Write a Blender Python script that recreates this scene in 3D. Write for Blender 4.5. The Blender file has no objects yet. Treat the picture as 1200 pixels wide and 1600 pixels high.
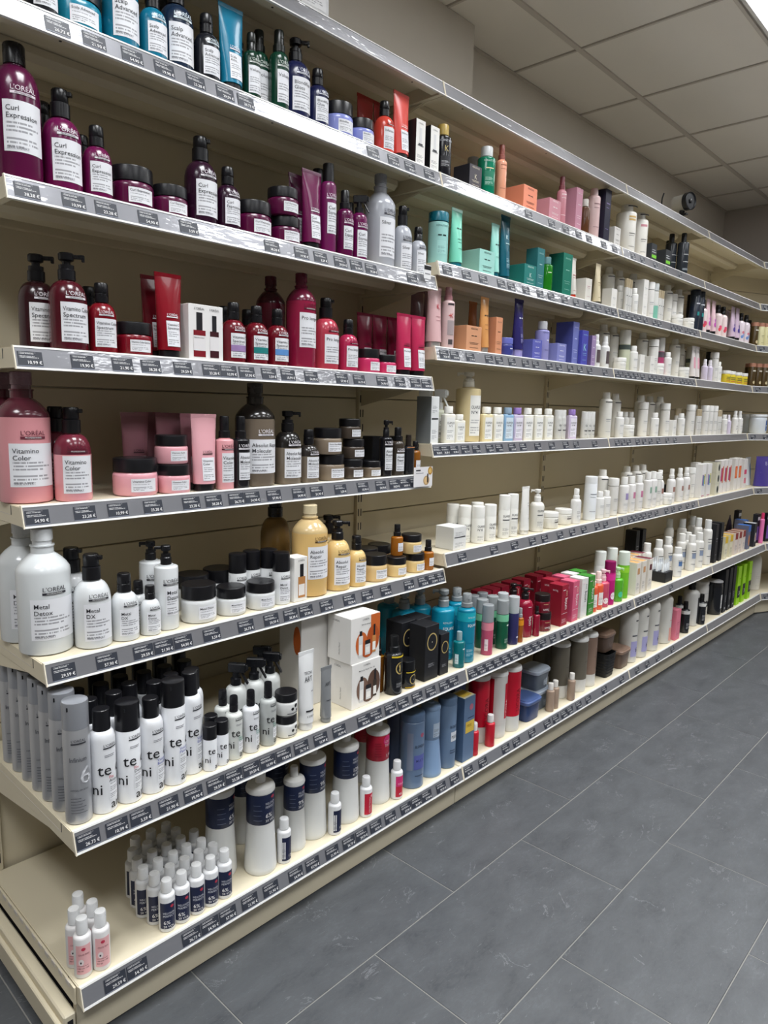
import bpy, math, random
from mathutils import Matrix, Vector
random.seed(7)
D = bpy.data
COL = bpy.context.scene.collection
SCN = bpy.context.scene

# ------------------------------------------------------------------ camera, world, light, exposure
cam = D.objects.new('camera', D.cameras.new('camera'))
COL.objects.link(cam)
yaw, pit, rol = math.radians(43.0446), math.radians(-8.4611), math.radians(1.4211)
fwd = Vector((math.cos(yaw)*math.cos(pit), math.sin(yaw)*math.cos(pit), math.sin(pit)))
rgt = Vector((math.sin(yaw), -math.cos(yaw), 0))
up = rgt.cross(fwd)
r2 = rgt*math.cos(rol) + up*math.sin(rol)
u2 = -rgt*math.sin(rol) + up*math.cos(rol)
M = Matrix((r2, u2, -fwd)).transposed().to_4x4()
M.translation = Vector((-0.5094, -1.4340, 1.2966))
cam.matrix_world = M
cam.data.sensor_fit = 'VERTICAL'
cam.data.sensor_height = 24.0
cam.data.lens = 24.0*1101.23/1600.0
cam.data.clip_start = 0.02
SCN.camera = cam

w = D.worlds.new('world'); SCN.world = w; w.use_nodes = True
w.node_tree.nodes['Background'].inputs[0].default_value = (.9, .95, 1, 1)
w.node_tree.nodes['Background'].inputs[1].default_value = 0.15
SCN.view_settings.view_transform = 'Standard'
SCN.view_settings.look = 'None'
SCN.view_settings.gamma = 1
SCN.view_settings.use_curve_mapping = False
SCN.view_settings.exposure = 0.06
LAMP_STRENGTH = 4.6
LAMP_WATTS = 11.0
CEIL = 2.84
LAMP_CELLS = [(x, y) for x in (-1.306, -.056, 1.194, 2.444, 3.694) for y in (-1.012, -2.262)]

# ------------------------------------------------------------------ materials
def lin(h):
    h = h.lstrip('#'); c = [int(h[i:i+2], 16)/255 for i in (0, 2, 4)]
    return tuple(x/12.92 if x <= .04045 else ((x+.055)/1.055)**2.4 for x in c) + (1,)
MATS = {}
def newmat(name):
    m = D.materials.new(name); m.use_nodes = True
    nt = m.node_tree; return m, nt, nt.nodes['Principled BSDF']
def N(nt, t, **kw):
    n = nt.nodes.new(t)
    for k, v in kw.items(): setattr(n, k, v)
    return n
def math_(nt, op, a, b=None, c=None):
    n = N(nt, 'ShaderNodeMath', operation=op)
    for i, x in enumerate((a, b, c)):
        if x is None: continue
        if isinstance(x, (int, float)): n.inputs[i].default_value = x
        else: nt.links.new(x, n.inputs[i])
    return n.outputs[0]
def mix_(nt, fac, a, b):
    n = N(nt, 'ShaderNodeMix', data_type='RGBA')
    for i, x in ((0, fac), (6, a), (7, b)):
        if isinstance(x, (int, float)): n.inputs[i].default_value = x
        elif isinstance(x, tuple): n.inputs[i].default_value = x
        else: nt.links.new(x, n.inputs[i])
    return n.outputs[2]
def noise_(nt, scale, detail=3, co='Object', stretch=None):
    tc = N(nt, 'ShaderNodeTexCoord'); n = N(nt, 'ShaderNodeTexNoise')
    n.inputs['Scale'].default_value = scale; n.inputs['Detail'].default_value = detail
    src = tc.outputs[co]
    if stretch:
        mp = N(nt, 'ShaderNodeMapping'); mp.inputs['Scale'].default_value = stretch
        nt.links.new(src, mp.inputs[0]); src = mp.outputs[0]
    nt.links.new(src, n.inputs['Vector'])
    return n.outputs[0]
def plastic(hex_, rough=.3, metal=0.0, trans=0.0, coat=0.0):
    key = ('p', hex_, rough, metal, trans, coat)
    if key in MATS: return MATS[key]
    m, nt, b = newmat('plastic_' + hex_.lstrip('#'))
    b.inputs['Base Color'].default_value = lin(hex_)
    b.inputs['Metallic'].default_value = metal
    b.inputs['Transmission Weight'].default_value = trans
    b.inputs['Coat Weight'].default_value = coat
    b.inputs['IOR'].default_value = 1.46
    r = math_(nt, 'MULTIPLY_ADD', noise_(nt, 35), .12, rough-.06)
    nt.links.new(r, b.inputs['Roughness'])
    MATS[key] = m; return m
def label_mat(bg, ink='#4a4a52', rows=13, lo=.08, hi=.58):
    key = ('l', bg, ink, rows, lo, hi)
    if key in MATS: return MATS[key]
    m, nt, b = newmat('label_' + bg.lstrip('#'))
    tc = N(nt, 'ShaderNodeTexCoord'); sp = N(nt, 'ShaderNodeSeparateXYZ'); nt.links.new(tc.outputs['UV'], sp.inputs[0])
    u, v = sp.outputs[0], sp.outputs[1]
    vr = math_(nt, 'MULTIPLY', v, float(rows))
    row = math_(nt, 'FLOOR', vr); fr = math_(nt, 'FRACT', vr)
    line = math_(nt, 'LESS_THAN', fr, .5)
    cb = N(nt, 'ShaderNodeCombineXYZ')
    nt.links.new(math_(nt, 'MULTIPLY', u, 26.0), cb.inputs[0]); nt.links.new(math_(nt, 'MULTIPLY', row, 7.3), cb.inputs[1])
    ns = N(nt, 'ShaderNodeTexNoise'); ns.inputs['Scale'].default_value = 1.0; ns.inputs['Detail'].default_value = 1
    nt.links.new(cb.outputs[0], ns.inputs['Vector'])
    word = math_(nt, 'GREATER_THAN', ns.outputs[0], .42)
    wn = N(nt, 'ShaderNodeTexWhiteNoise', noise_dimensions='1D'); nt.links.new(row, wn.inputs['W'])
    right = math_(nt, 'MULTIPLY_ADD', wn.outputs[0], .5, .4)
    inx = math_(nt, 'MULTIPLY', math_(nt, 'GREATER_THAN', u, .07), math_(nt, 'LESS_THAN', u, right))
    iny = math_(nt, 'MULTIPLY', math_(nt, 'GREATER_THAN', v, lo), math_(nt, 'LESS_THAN', v, hi))
    gap = math_(nt, 'GREATER_THAN', math_(nt, 'MODULO', row, 4.0), .5)
    k = line
    for t in (word, inx, iny, gap): k = math_(nt, 'MULTIPLY', k, t)
    k = math_(nt, 'MULTIPLY', k, .62)
    nt.links.new(mix_(nt, k, lin(bg), lin(ink)), b.inputs['Base Color'])
    b.inputs['Roughness'].default_value = .45
    MATS[key] = m; return m
def painted(name, hex_, rough=.45, bump=.05, bscale=90, var=.06, metal=0.0):
    if name in MATS: return MATS[name]
    m, nt, b = newmat(name); c = lin(hex_)
    k = noise_(nt, 2.2, 4)
    nt.links.new(mix_(nt, k, tuple(x*(1-var) for x in c[:3])+(1,), tuple(min(1, x*(1+var)) for x in c[:3])+(1,)), b.inputs['Base Color'])
    b.inputs['Roughness'].default_value = rough; b.inputs['Metallic'].default_value = metal
    bp = N(nt, 'ShaderNodeBump'); bp.inputs['Strength'].default_value = bump; bp.inputs['Distance'].default_value = .002
    nt.links.new(noise_(nt, bscale, 2), bp.inputs['Height']); nt.links.new(bp.outputs[0], b.inputs['Normal'])
    MATS[name] = m; return m

# ------------------------------------------------------------------ mesh builder
class MB:
    def __init__(s): s.v = []; s.f = []; s.m = []; s.uv = {}; s.mats = []
    def mi(s, mat):
        if mat not in s.mats: s.mats.append(mat)
        return s.mats.index(mat)
    def face(s, idx, mat, uv=None):
        if uv: s.uv[len(s.f)] = uv
        s.f.append(idx); s.m.append(s.mi(mat))
    def lathe(s, prof, mat, seg=20, sx=1, sy=1, n=2.0, c=(0, 0), bands=None, rot=None, cap=(True, True)):
        """prof [(r,z)..] bottom to top; bands[i] overrides the material of ring i"""
        b0 = len(s.v); e = 2.0/n
        for r, z in prof:
            for k in range(seg):
                a = 2*math.pi*(k+.5)/seg; ca, sa = math.cos(a), math.sin(a)
                if n != 2.0: ca = math.copysign(abs(ca)**e, ca); sa = math.copysign(abs(sa)**e, sa)
                s.v.append((c[0]+r*sx*ca, c[1]+r*sy*sa, z))
        for i in range(len(prof)-1):
            mm = bands[i] if bands and bands[i] else mat
            for k in range(seg):
                k2 = (k+1) % seg
                s.face((b0+i*seg+k, b0+i*seg+k2, b0+(i+1)*seg+k2, b0+(i+1)*seg+k), mm)
        if cap[0]: s.face(tuple(b0+k for k in reversed(range(seg))), mat)
        if cap[1]: s.face(tuple(b0+(len(prof)-1)*seg+k for k in range(seg)), bands[-1] if bands and bands[-1] else mat)
        if rot:
            for i in range(b0, len(s.v)): s.v[i] = tuple(rot @ Vector(s.v[i]))
        return s
    def box(s, x0, x1, y0, y1, z0, z1, mat, bev=0.0, mats=None, rot=None):
        """mats: dict of face -> material with faces front(-y) back left right top bottom"""
        mats = mats or {}; b0 = len(s.v)
        g = lambda k: mats.get(k, mat)
        if bev <= 0:
            s.v += [(x, y, z) for z in (z0, z1) for y in (y0, y1) for x in (x0, x1)]
            for k, q in (('bottom', (0, 2, 3, 1)), ('top', (4, 5, 7, 6)), ('front', (0, 1, 5, 4)), ('back', (2, 6, 7, 3)), ('left', (0, 4, 6, 2)), ('right', (1, 3, 7, 5))):
                s.face(tuple(b0+i for i in q), g(k))
        else:
            X = (x0, x1); Y = (y0, y1); Z = (z0, z1); idx = {}
            for i in (0, 1):
                for j in (0, 1):
                    for k in (0, 1):
                        sx, sy, sz = (1-2*i)*bev, (1-2*j)*bev, (1-2*k)*bev
                        for ax, p in (('x', (X[i], Y[j]+sy, Z[k]+sz)), ('y', (X[i]+sx, Y[j], Z[k]+sz)), ('z', (X[i]+sx, Y[j]+sy, Z[k]))):
                            idx[i, j, k, ax] = len(s.v); s.v.append(p)
            def q(*l): return tuple(idx[t] for t in l)
            s.face(q((0,0,0,'x'),(0,0,1,'x'),(0,1,1,'x'),(0,1,0,'x')), g('left')); s.face(q((1,0,0,'x'),(1,1,0,'x'),(1,1,1,'x'),(1,0,1,'x')), g('right'))
            s.face(q((0,0,0,'y'),(1,0,0,'y'),(1,0,1,'y'),(0,0,1,'y')), g('front')); s.face(q((0,1,0,'y'),(0,1,1,'y'),(1,1,1,'y'),(1,1,0,'y')), g('back'))
            s.face(q((0,0,0,'z'),(0,1,0,'z'),(1,1,0,'z'),(1,0,0,'z')), g('bottom')); s.face(q((0,0,1,'z'),(1,0,1,'z'),(1,1,1,'z'),(0,1,1,'z')), g('top'))
            for j in (0, 1):
                for k in (0, 1):
                    a = q((0,j,k,'y'),(1,j,k,'y'),(1,j,k,'z'),(0,j,k,'z')); s.face(a if (j+k) % 2 else a[::-1], g('front' if j == 0 else 'back'))
            for i in (0, 1):
                for k in (0, 1):
                    a = q((i,0,k,'x'),(i,1,k,'x'),(i,1,k,'z'),(i,0,k,'z')); s.face(a[::-1] if (i+k) % 2 else a, g('left' if i == 0 else 'right'))
                for j in (0, 1):
                    a = q((i,j,0,'x'),(i,j,1,'x'),(i,j,1,'y'),(i,j,0,'y')); s.face(a if (i+j) % 2 else a[::-1], g('left' if i == 0 else 'right'))
            for i in (0, 1):
                for j in (0, 1):
                    for k in (0, 1):
                        a = q((i,j,k,'x'),(i,j,k,'y'),(i,j,k,'z')); s.face(a if (i+j+k) % 2 == 0 else a[::-1], mat)
        if rot:
            for i in range(b0, len(s.v)): s.v[i] = tuple(rot @ Vector(s.v[i]))
        return s
    def prism(s, poly, x0, x1, mat, caps=True, cmat=None, fm=None):
        """poly [(y,z)] counter-clockwise seen from +x, extruded along x"""
        n = len(poly); b0 = len(s.v)
        s.v += [(x0, y, z) for y, z in poly] + [(x1, y, z) for y, z in poly]
        for i in range(n):
            j = (i+1) % n
            s.face((b0+i, b0+j, b0+n+j, b0+n+i), fm[i] if fm and fm[i] else mat)
        if caps:
            s.face(tuple(b0+i for i in reversed(range(n))), cmat or mat); s.face(tuple(b0+n+i for i in range(n)), cmat or mat)
        return s
    def bar(s, pts, r, mat, seg=8):
        """round tube through points"""
        b0 = len(s.v); P = [Vector(p) for p in pts]
        for i, p in enumerate(P):
            d = (P[min(i+1, len(P)-1)] - P[max(i-1, 0)]).normalized()
            a = d.orthogonal().normalized(); b = d.cross(a)
            for k in range(seg):
                t = 2*math.pi*k/seg; s.v.append(tuple(p + (a*math.cos(t)+b*math.sin(t))*r))
        for i in range(len(P)-1):
            for k in range(seg):
                k2 = (k+1) % seg
                s.face((b0+i*seg+k, b0+i*seg+k2, b0+(i+1)*seg+k2, b0+(i+1)*seg+k), mat)
        s.face(tuple(b0+k for k in reversed(range(seg))), mat); s.face(tuple(b0+(len(P)-1)*seg+k for k in range(seg)), mat)
        return s
    def patch(s, surf, x0, x1, z0, z1, mat, nx=8, nz=1, eps=.0004, ell=False):
        """a sheet laid on a surface; uv runs 0..1"""
        b0 = len(s.v)
        if ell:
            cx, cz = (x0+x1)/2, (z0+z1)/2
            s.v.append(surf(cx, cz, eps))
            for k in range(20):
                a = 2*math.pi*k/20; s.v.append(surf(cx+(x1-x0)/2*math.cos(a), cz+(z1-z0)/2*math.sin(a), eps))
            for k in range(20): s.face((b0, b0+1+k, b0+1+(k+1) % 20), mat)
            return s
        for j in range(nz+1):
            for i in range(nx+1):
                s.v.append(surf(x0+(x1-x0)*i/nx, z0+(z1-z0)*j/nz, eps))
        for j in range(nz):
            for i in range(nx):
                a = b0+j*(nx+1)+i
                s.face((a, a+1, a+nx+2, a+nx+1), mat, [(i/nx, j/nz), ((i+1)/nx, j/nz), ((i+1)/nx, (j+1)/nz), (i/nx, (j+1)/nz)])
        return s
    def text(s, surf, string, x, z, size, mat, align='l', rot=0, eps=.0007, maxw=None):
        """letters of cap height size laid on a surface"""
        V, F, W = glyphs(string); b0 = len(s.v)
        k = size
        if maxw and W*k > maxw: kx = maxw/W
        else: kx = k
        off = {'l': 0, 'c': -W*kx/2, 'r': -W*kx}[align]
        for a, b in V:
            px, pz = off+a*kx, b*k
            if rot == 90: px, pz = -pz, px
            s.v.append(surf(x+px, z+pz, eps))
        for f in F: s.face(tuple(b0+i for i in f), mat)
        return s
    def mesh(s, name, sharp=35, smooth=True):
        me = D.meshes.new(name); me.from_pydata(s.v, [], s.f)
        for m in s.mats: me.materials.append(m)
        me.polygons.foreach_set('material_index', s.m)
        if smooth: me.polygons.foreach_set('use_smooth', [True]*len(s.f))
        if s.uv:
            ul = me.uv_layers.new(name='UVMap')
            for fi, uv in s.uv.items():
                p = me.polygons[fi]
                for li, c in zip(p.loop_indices, uv): ul.data[li].uv = c
        me.update()
        if smooth: me.set_sharp_from_angle(angle=math.radians(sharp))
        return me
GL = {}
def glyphs(string):
    if string in GL: return GL[string]
    cu = D.curves.new('t', 'FONT'); cu.body = string; cu.size = 1; cu.resolution_u = 2; cu.offset = .002; cu.fill_mode = 'FRONT'
    ob = D.objects.new('t', cu); me = D.meshes.new_from_object(ob)
    cap = .69
    V = [(v.co.x/cap, v.co.y/cap) for v in me.vertices]; F = [tuple(p.vertices) for p in me.polygons]
    W = max([a for a, b in V] or [0])
    D.objects.remove(ob); D.curves.remove(cu); D.meshes.remove(me)
    GL[string] = (V, F, W); return GL[string]

def link(name, data, parent=None, loc=(0, 0, 0), rz=0.0):
    o = D.objects.new(name, data); COL.objects.link(o); o.location = loc
    if rz: o.rotation_euler = (0, 0, rz)
    if parent: o.parent = parent
    return o
def tag(o, label=None, cat=None, group=None, kind=None):
    for k, v in (('label', label), ('category', cat), ('group', group), ('kind', kind)):
        if v: o[k] = v
    return o
def struct(name, mb, smooth=False):
    return tag(link(name, mb.mesh(name, smooth=smooth)), kind='structure')

# ------------------------------------------------------------------ the room
WX0, WX1, WY0, WY1 = -2.2, 5.39, -3.7, 0.58
beige = painted('shelf_paint', '#D9CFB6', .42, .04)
wallm = painted('wall_paint', '#D2CCC3', .8, .12, 160)
wallf = painted('wall_paint_far', '#C0B8B2', .8, .12, 160)
wallo = painted('wall_paint_opposite', '#8E877D', .8, .12, 160)
ceilm = painted('ceiling_board', '#F0EBE4', .9, .5, 420, .04)
gridm = painted('ceiling_grid', '#CCC5BD', .5, .02)
dark = plastic('#15161A', .5)

def slate():
    m, nt, b = newmat('slate_tile')
    oi = N(nt, 'ShaderNodeObjectInfo'); tc = N(nt, 'ShaderNodeTexCoord')
    ad = N(nt, 'ShaderNodeVectorMath', operation='ADD'); sc = N(nt, 'ShaderNodeVectorMath', operation='SCALE')
    nt.links.new(oi.outputs['Location'], sc.inputs[0]); sc.inputs['Scale'].default_value = 3.7
    nt.links.new(tc.outputs['Object'], ad.inputs[0]); nt.links.new(sc.outputs[0], ad.inputs[1])
    def nz(scale, det, st=(1, 1, 1), dist=0.0):
        mp = N(nt, 'ShaderNodeMapping'); mp.inputs['Scale'].default_value = st; nt.links.new(ad.outputs[0], mp.inputs[0])
        n = N(nt, 'ShaderNodeTexNoise'); n.inputs['Scale'].default_value = scale; n.inputs['Detail'].default_value = det
        n.inputs['Roughness'].default_value = .65; n.inputs['Distortion'].default_value = dist
        nt.links.new(mp.outputs[0], n.inputs['Vector']); return n.outputs[0]
    big = nz(7, 8, (1, 1.8, 1), .4); fine = nz(60, 5, (1, 2.2, 1), .6); vein = nz(4.5, 7, (1, 1.5, 1), 1.2)
    base = mix_(nt, math_(nt, 'MULTIPLY_ADD', big, 2.0, -.5), lin('#36393D'), lin('#5C5F63'))
    base = mix_(nt, math_(nt, 'MULTIPLY_ADD', fine, 3.2, -1.2), base, lin('#4E5053'))
    d = math_(nt, 'ABSOLUTE', math_(nt, 'SUBTRACT', vein, .5))
    line = math_(nt, 'LESS_THAN', d, .005)
    brk = math_(nt, 'GREATER_THAN', nz(9, 3), .58)
    k = math_(nt, 'MULTIPLY', math_(nt, 'MULTIPLY', line, brk), .42)
    scr = math_(nt, 'MULTIPLY', math_(nt, 'GREATER_THAN', nz(38, 6, (1, 5, 1), 1.0), .66), .26)
    base = mix_(nt, math_(nt, 'MAXIMUM', k, scr), base, lin('#8A8C90'))
    nt.links.new(base, b.inputs['Base Color'])
    nt.links.new(math_(nt, 'MULTIPLY_ADD', fine, .2, .34), b.inputs['Roughness'])
    bp = N(nt, 'ShaderNodeBump'); bp.inputs['Strength'].default_value = .25; bp.inputs['Distance'].default_value = .002
    nt.links.new(fine, bp.inputs['Height']); nt.links.new(bp.outputs[0], b.inputs['Normal'])
    return m
SLATE = slate()
floor = struct('floor', MB().box(WX0, WX1, WY0, WY1, -.06, -.0012, painted('grout', '#7E7D79', .8, .2, 200)))
TL, TW = .645, .3225
tile_me = MB().box(-TL/2+.0013, TL/2-.0013, -TW/2+.0013, TW/2-.0013, -.008, 0, SLATE, .0009).mesh('tile')
for j in range(-2, 10):
    yc = -.403+TW/2 - j*TW
    if yc-TW/2 < WY0 or yc+TW/2 > WY1: continue
    off = .91 if j % 2 == 0 else 1.245
    for i in range(-5, 8):
        xc = off + TL/2 + i*TL
        if xc-TL/2 < WX0 or xc+TL/2 > WX1: continue
        link('tile', tile_me, floor, (xc, yc, 0))
ceiling = struct('ceiling', MB().box(WX0, WX1, WY0, WY1+.06, CEIL+.02, CEIL+.08, ceilm))
ct_me = MB().box(-.3035, .3035, -.3035, .3035, 0, .014, ceilm, .002).mesh('ceiling_tile', smooth=False)
gx = [2.4444+.625*k for k in range(-8, 6)]; gy = [.238-.625*k for k in range(-1, 7)]
lamps = {(round(a, 2), round(b, 2)) for a, b in LAMP_CELLS}
for x in gx[:-1]:
    for y in gy[2:]:
        if x < WX0 or x+.625 > WX1+.19 or y < WY0: continue
        if (round(x, 2), round(y, 2)) in lamps: continue
        link('ceiling_tile', ct_me, ceiling, (x+.3125, y+.3125, CEIL+.003))
for y in gy[1:]:
    if WY0 < y < WY1: link('grid_rail', MB().box(WX0, WX1, y-.012, y+.012, CEIL-.004, CEIL+.016, gridm, .001).mesh('grid_rail', smooth=False), ceiling)
for x in gx:
    if WX0 < x < WX1: link('grid_rail', MB().box(x-.0055, x+.0055, WY0, WY1, CEIL-.0025, CEIL+.016, gridm, .001).mesh('grid_rail', smooth=False), ceiling)
# narrow cut tiles between the last grid rail and the wall
for x in gx[:-1]:
    if x > WX0 and x+.625 < WX1+.19:
        link('ceiling_tile', MB().box(x+.009, x+.616, .252, WY1-.012, CEIL+.003, CEIL+.017, ceilm, .002).mesh('ceiling_tile', smooth=False), ceiling)
struct('trim_1', MB().box(2.0, WX1, WY1-.016, WY1-.0005, CEIL-.004, CEIL, gridm))
struct('trim_2', MB().box(WX1-.016, WX1-.0005, WY0+.01, WY1-.02, CEIL-.004, CEIL, gridm))
struct('wall_back', MB().box(WX0-.1, WX1+.1, WY1, WY1+.1, 0, CEIL+.02, wallm))
struct('wall_pillar', MB().box(WX0, 1.995, .467, WY1-.001, 0, CEIL, wallm))
struct('wall_far', MB().box(WX1, WX1+.1, WY0, WY1, 0, CEIL+.02, wallf))
struct('wall_front', MB().box(WX0-.1, WX1+.1, WY0-.1, WY0, 0, CEIL+.02, wallo))
struct('wall_near', MB().box(WX0-.1, WX0, WY0, WY1, 0, CEIL+.02, wallo))

def lamp_mat():
    m, nt, b = newmat('lamp_diffuser')
    tc = N(nt, 'ShaderNodeTexCoord'); vo = N(nt, 'ShaderNodeTexVoronoi'); vo.inputs['Scale'].default_value = 70
    nt.links.new(tc.outputs['Object'], vo.inputs['Vector'])
    b.inputs['Base Color'].default_value = (.8, .8, .8, 1); b.inputs['Emission Color'].default_value = (.965, .985, 1.0, 1)
    nt.links.new(math_(nt, 'MULTIPLY_ADD', vo.outputs['Distance'], LAMP_STRENGTH*1.3, LAMP_STRENGTH*.5), b.inputs['Emission Strength'])
    return m
LM = lamp_mat()
ALAMP = D.lights.new('tubes', 'AREA'); ALAMP.shape = 'SQUARE'; ALAMP.size = .57; ALAMP.energy = LAMP_WATTS; ALAMP.spread = math.radians(118); ALAMP.color = (.965, .985, 1.0)
lamp_frame = MB(); fr = plastic('#E4E4E4', .4)
for a in ((-.311, .311, -.311, -.288), (-.311, .311, .288, .311), (-.311, -.288, -.288, .288), (.288, .311, -.288, .288)):
    lamp_frame.box(a[0], a[1], a[2], a[3], -.006, .012, fr, .001)
lf_me = lamp_frame.mesh('frame', smooth=False)
ld_me = MB().box(-.288, .288, -.288, .288, -.002, .004, LM).mesh('diffuser', smooth=False)
for i, (x, y) in enumerate(LAMP_CELLS):
    r = link('ceiling_lamp', None, None, (x+.3125, y+.3125, CEIL+.002))
    tag(r, 'square white ceiling light panel with rippled diffuser set in the ceiling grid', 'ceiling light', 'ceiling light panels')
    link('frame', lf_me, r); link('diffuser', ld_me, r)
    al = link('tubes', ALAMP, r, (0, 0, -.008))

# ------------------------------------------------------------------ shelving
PANEL_Y = .34
LEV = {'T': (0, 2.221), 'S': (0, 1.965), 'curl': (.004, 1.660), 'spec': (.004, 1.353), 'vit': (.004, 1.045), 'det': (-.072, .744),
       'mint': (0, 1.707), 'ker': (0, 1.449), 'ol1': (0, 1.142), 'ol2': (-.070, .792), 'tec': (-.175, .436), 'deck': (-.177, .101)}
A_ = ['T', 'S', 'curl', 'spec', 'vit', 'det', 'tec', 'deck']; B_ = ['T', 'S', 'mint', 'ker', 'ol1', 'ol2', 'tec', 'deck']
BAYS = [(0, 1.25, A_, 'beige shelving bay holding the plum, red, pink and white salon bottles'),
        (1.25, 2.5, B_, 'beige shelving bay holding the mint tubes and lavender cartons'),
        (2.5, 3.5, B_, 'beige shelving bay crowded with small white bottles'),
        (3.5, 4.49, B_, 'beige shelving bay with lime green cartons, next to the room corner')]
def rail_mat():
    m, nt, b = newmat('price_rail_strip')
    b.inputs['Base Color'].default_value = lin('#8C8D93')
    b.inputs['Roughness'].default_value = .34; b.inputs['Metallic'].default_value = .45; b.inputs['Coat Weight'].default_value = 1.0; b.inputs['Coat Roughness'].default_value = .07; b.inputs['Coat IOR'].default_value = 1.75
    bp = N(nt, 'ShaderNodeBump'); bp.inputs['Strength'].default_value = .5; bp.inputs['Distance'].default_value = .004
    nt.links.new(noise_(nt, 22, 2, stretch=(1, 3, 3)), bp.inputs['Height']); nt.links.new(bp.outputs[0], b.inputs['Coat Normal'])
    return m
RM = rail_mat(); edge = plastic('#E6E6E4', .25)
tagm = label_mat('#30343E', '#F2F2F2', 11, .52, .93); tagw = plastic('#F4F4F4', .5); tagl = plastic('#8A90A0', .4)
DZ, DY = .042, .012; SL = math.hypot(DZ, DY)
def rsurf(s, t, eps):      # point on the slanted rail face; t runs up the slope
    return (s, t*DY/SL - eps*DZ/SL, t*DZ/SL + eps*DY/SL)
def tag_mesh(price):
    mb = MB(); mb.patch(rsurf, -.023, .023, .0055, .0335, tagm, 1, 1, .0012)
    mb.patch(rsurf, -.023, .023, .0042, .0055, tagl, 1, 1, .0012)
    mb.text(rsurf, price, .021, .009, .0062, tagw, 'r', eps=.0015)
    return mb.mesh('price_tag', smooth=False)
TAGS = [tag_mesh(p) for p in ('21,90 €', '26,73 €', '23,28 €', '54,90 €', '38,28 €', '29,59 €', '57,90 €', '19,90 €', '10,99 €', '3,59 €')]
def upright_mesh():
    mb = MB(); mb.box(-.014, .014, PANEL_Y-.012, PANEL_Y+.03, .02, 2.34, beige, .001)
    for k in range(44):
        z = .16+k*.05
        for x in (-.006, .006): mb.box(x-.0022, x+.0022, PANEL_Y-.0124, PANEL_Y-.011, z, z+.026, dark)
    return mb.mesh('upright', smooth=False)
UPR = upright_mesh()
SEAMS = [.11, .515, .92, 1.325, 1.73, 2.135, 2.33]
def shelf_mesh(L, f, top_only=False):
    """local frame: x 0..L, y=0 the rail's lower front edge, z=0 its height"""
    dp = PANEL_Y-.013-f; mb = MB()
    mb.box(.003, L-.003, DY+.003, dp-.0005, DZ-.004, DZ-.002, beige)
    mb.box(.003, L-.003, DY+.0045, DY+.030, .006, DZ-.004, beige, .001)
    mb.box(.003, L-.003, dp-.02, dp-.0007, .012, DZ-.004, beige, .001)
    for x in (.001, L-.0165): mb.prism([(.006, .001), (dp, .001), (dp, DZ-.003), (DY+.0062, DZ-.003)], x, x+.0155, beige)
    for x in (.0006, L-.0011): mb.box(x, x+.0005, DY+.05, DY+.053, .019, DZ-.004, dark); mb.box(x, x+.0005, DY+.053, dp-.02, .0185, .0195, gridm)
    mb.prism([(dp*.48, .022), (dp*.52, .010), (dp*.68, .010), (dp*.72, .022), (dp*.72, DZ-.005), (dp*.48, DZ-.005)], .03, L-.03, beige)
    for x in (.12, L*.5, L-.12): mb.lathe([(.003, .0055), (.003, .0062)], dark, 8, c=(x, DY+.016))
    return mb.mesh('shelf', smooth=False)
def rail_mesh(L):
    mb = MB()
    mb.prism([(0, 0), (.004, -.001), (DY+.004, DZ-.001), (DY, DZ)], .003, L-.003, RM)
    mb.prism([(-.0018, -.0012), (.004, -.0022), (.0045, .0015), (-.0002, .0028)], .003, L-.003, edge)
    mb.prism([(DY-.0018, DZ-.0028), (DY+.004, DZ-.003), (DY+.0055, DZ+.0008), (DY-.0004, DZ+.0008)], .003, L-.003, edge)
    for x in (.0008, L-.003): mb.prism([(-.002, -.002), (.004, -.002), (DY+.006, DZ+.001), (DY-.002, DZ+.001)], x, x+.0022, plastic('#E9E0CC', .4))
    return mb.mesh('price_rail', smooth=False)
cache = {}
def cached(fn, *a):
    k = (fn.__name__,)+a
    if k not in cache: cache[k] = fn(*a)
    return cache[k]
def bracket_mesh(f):
    dp = PANEL_Y-.013-f
    return MB().prism([(dp*.25, 0), (dp, -.055), (dp, 0.0)], -.0015, .0015, beige).mesh('bracket', smooth=False)
def add_shelf(parent, x0, L, lev, tags, seed):
    f, zb = LEV[lev]
    sh = link('shelf', cached(shelf_mesh, L, f), parent, (x0, f, zb))
    rl = link('price_rail', cached(rail_mesh, L), sh)
    rnd = random.Random(seed)
    for x in tags: link('price_tag', rnd.choice(TAGS), rl, (x-x0, 0, 0))
    if lev != 'deck':
        for x in (.003, L-.003): link('bracket', cached(bracket_mesh, f), sh, (x, 0, 0))
    return sh
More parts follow.
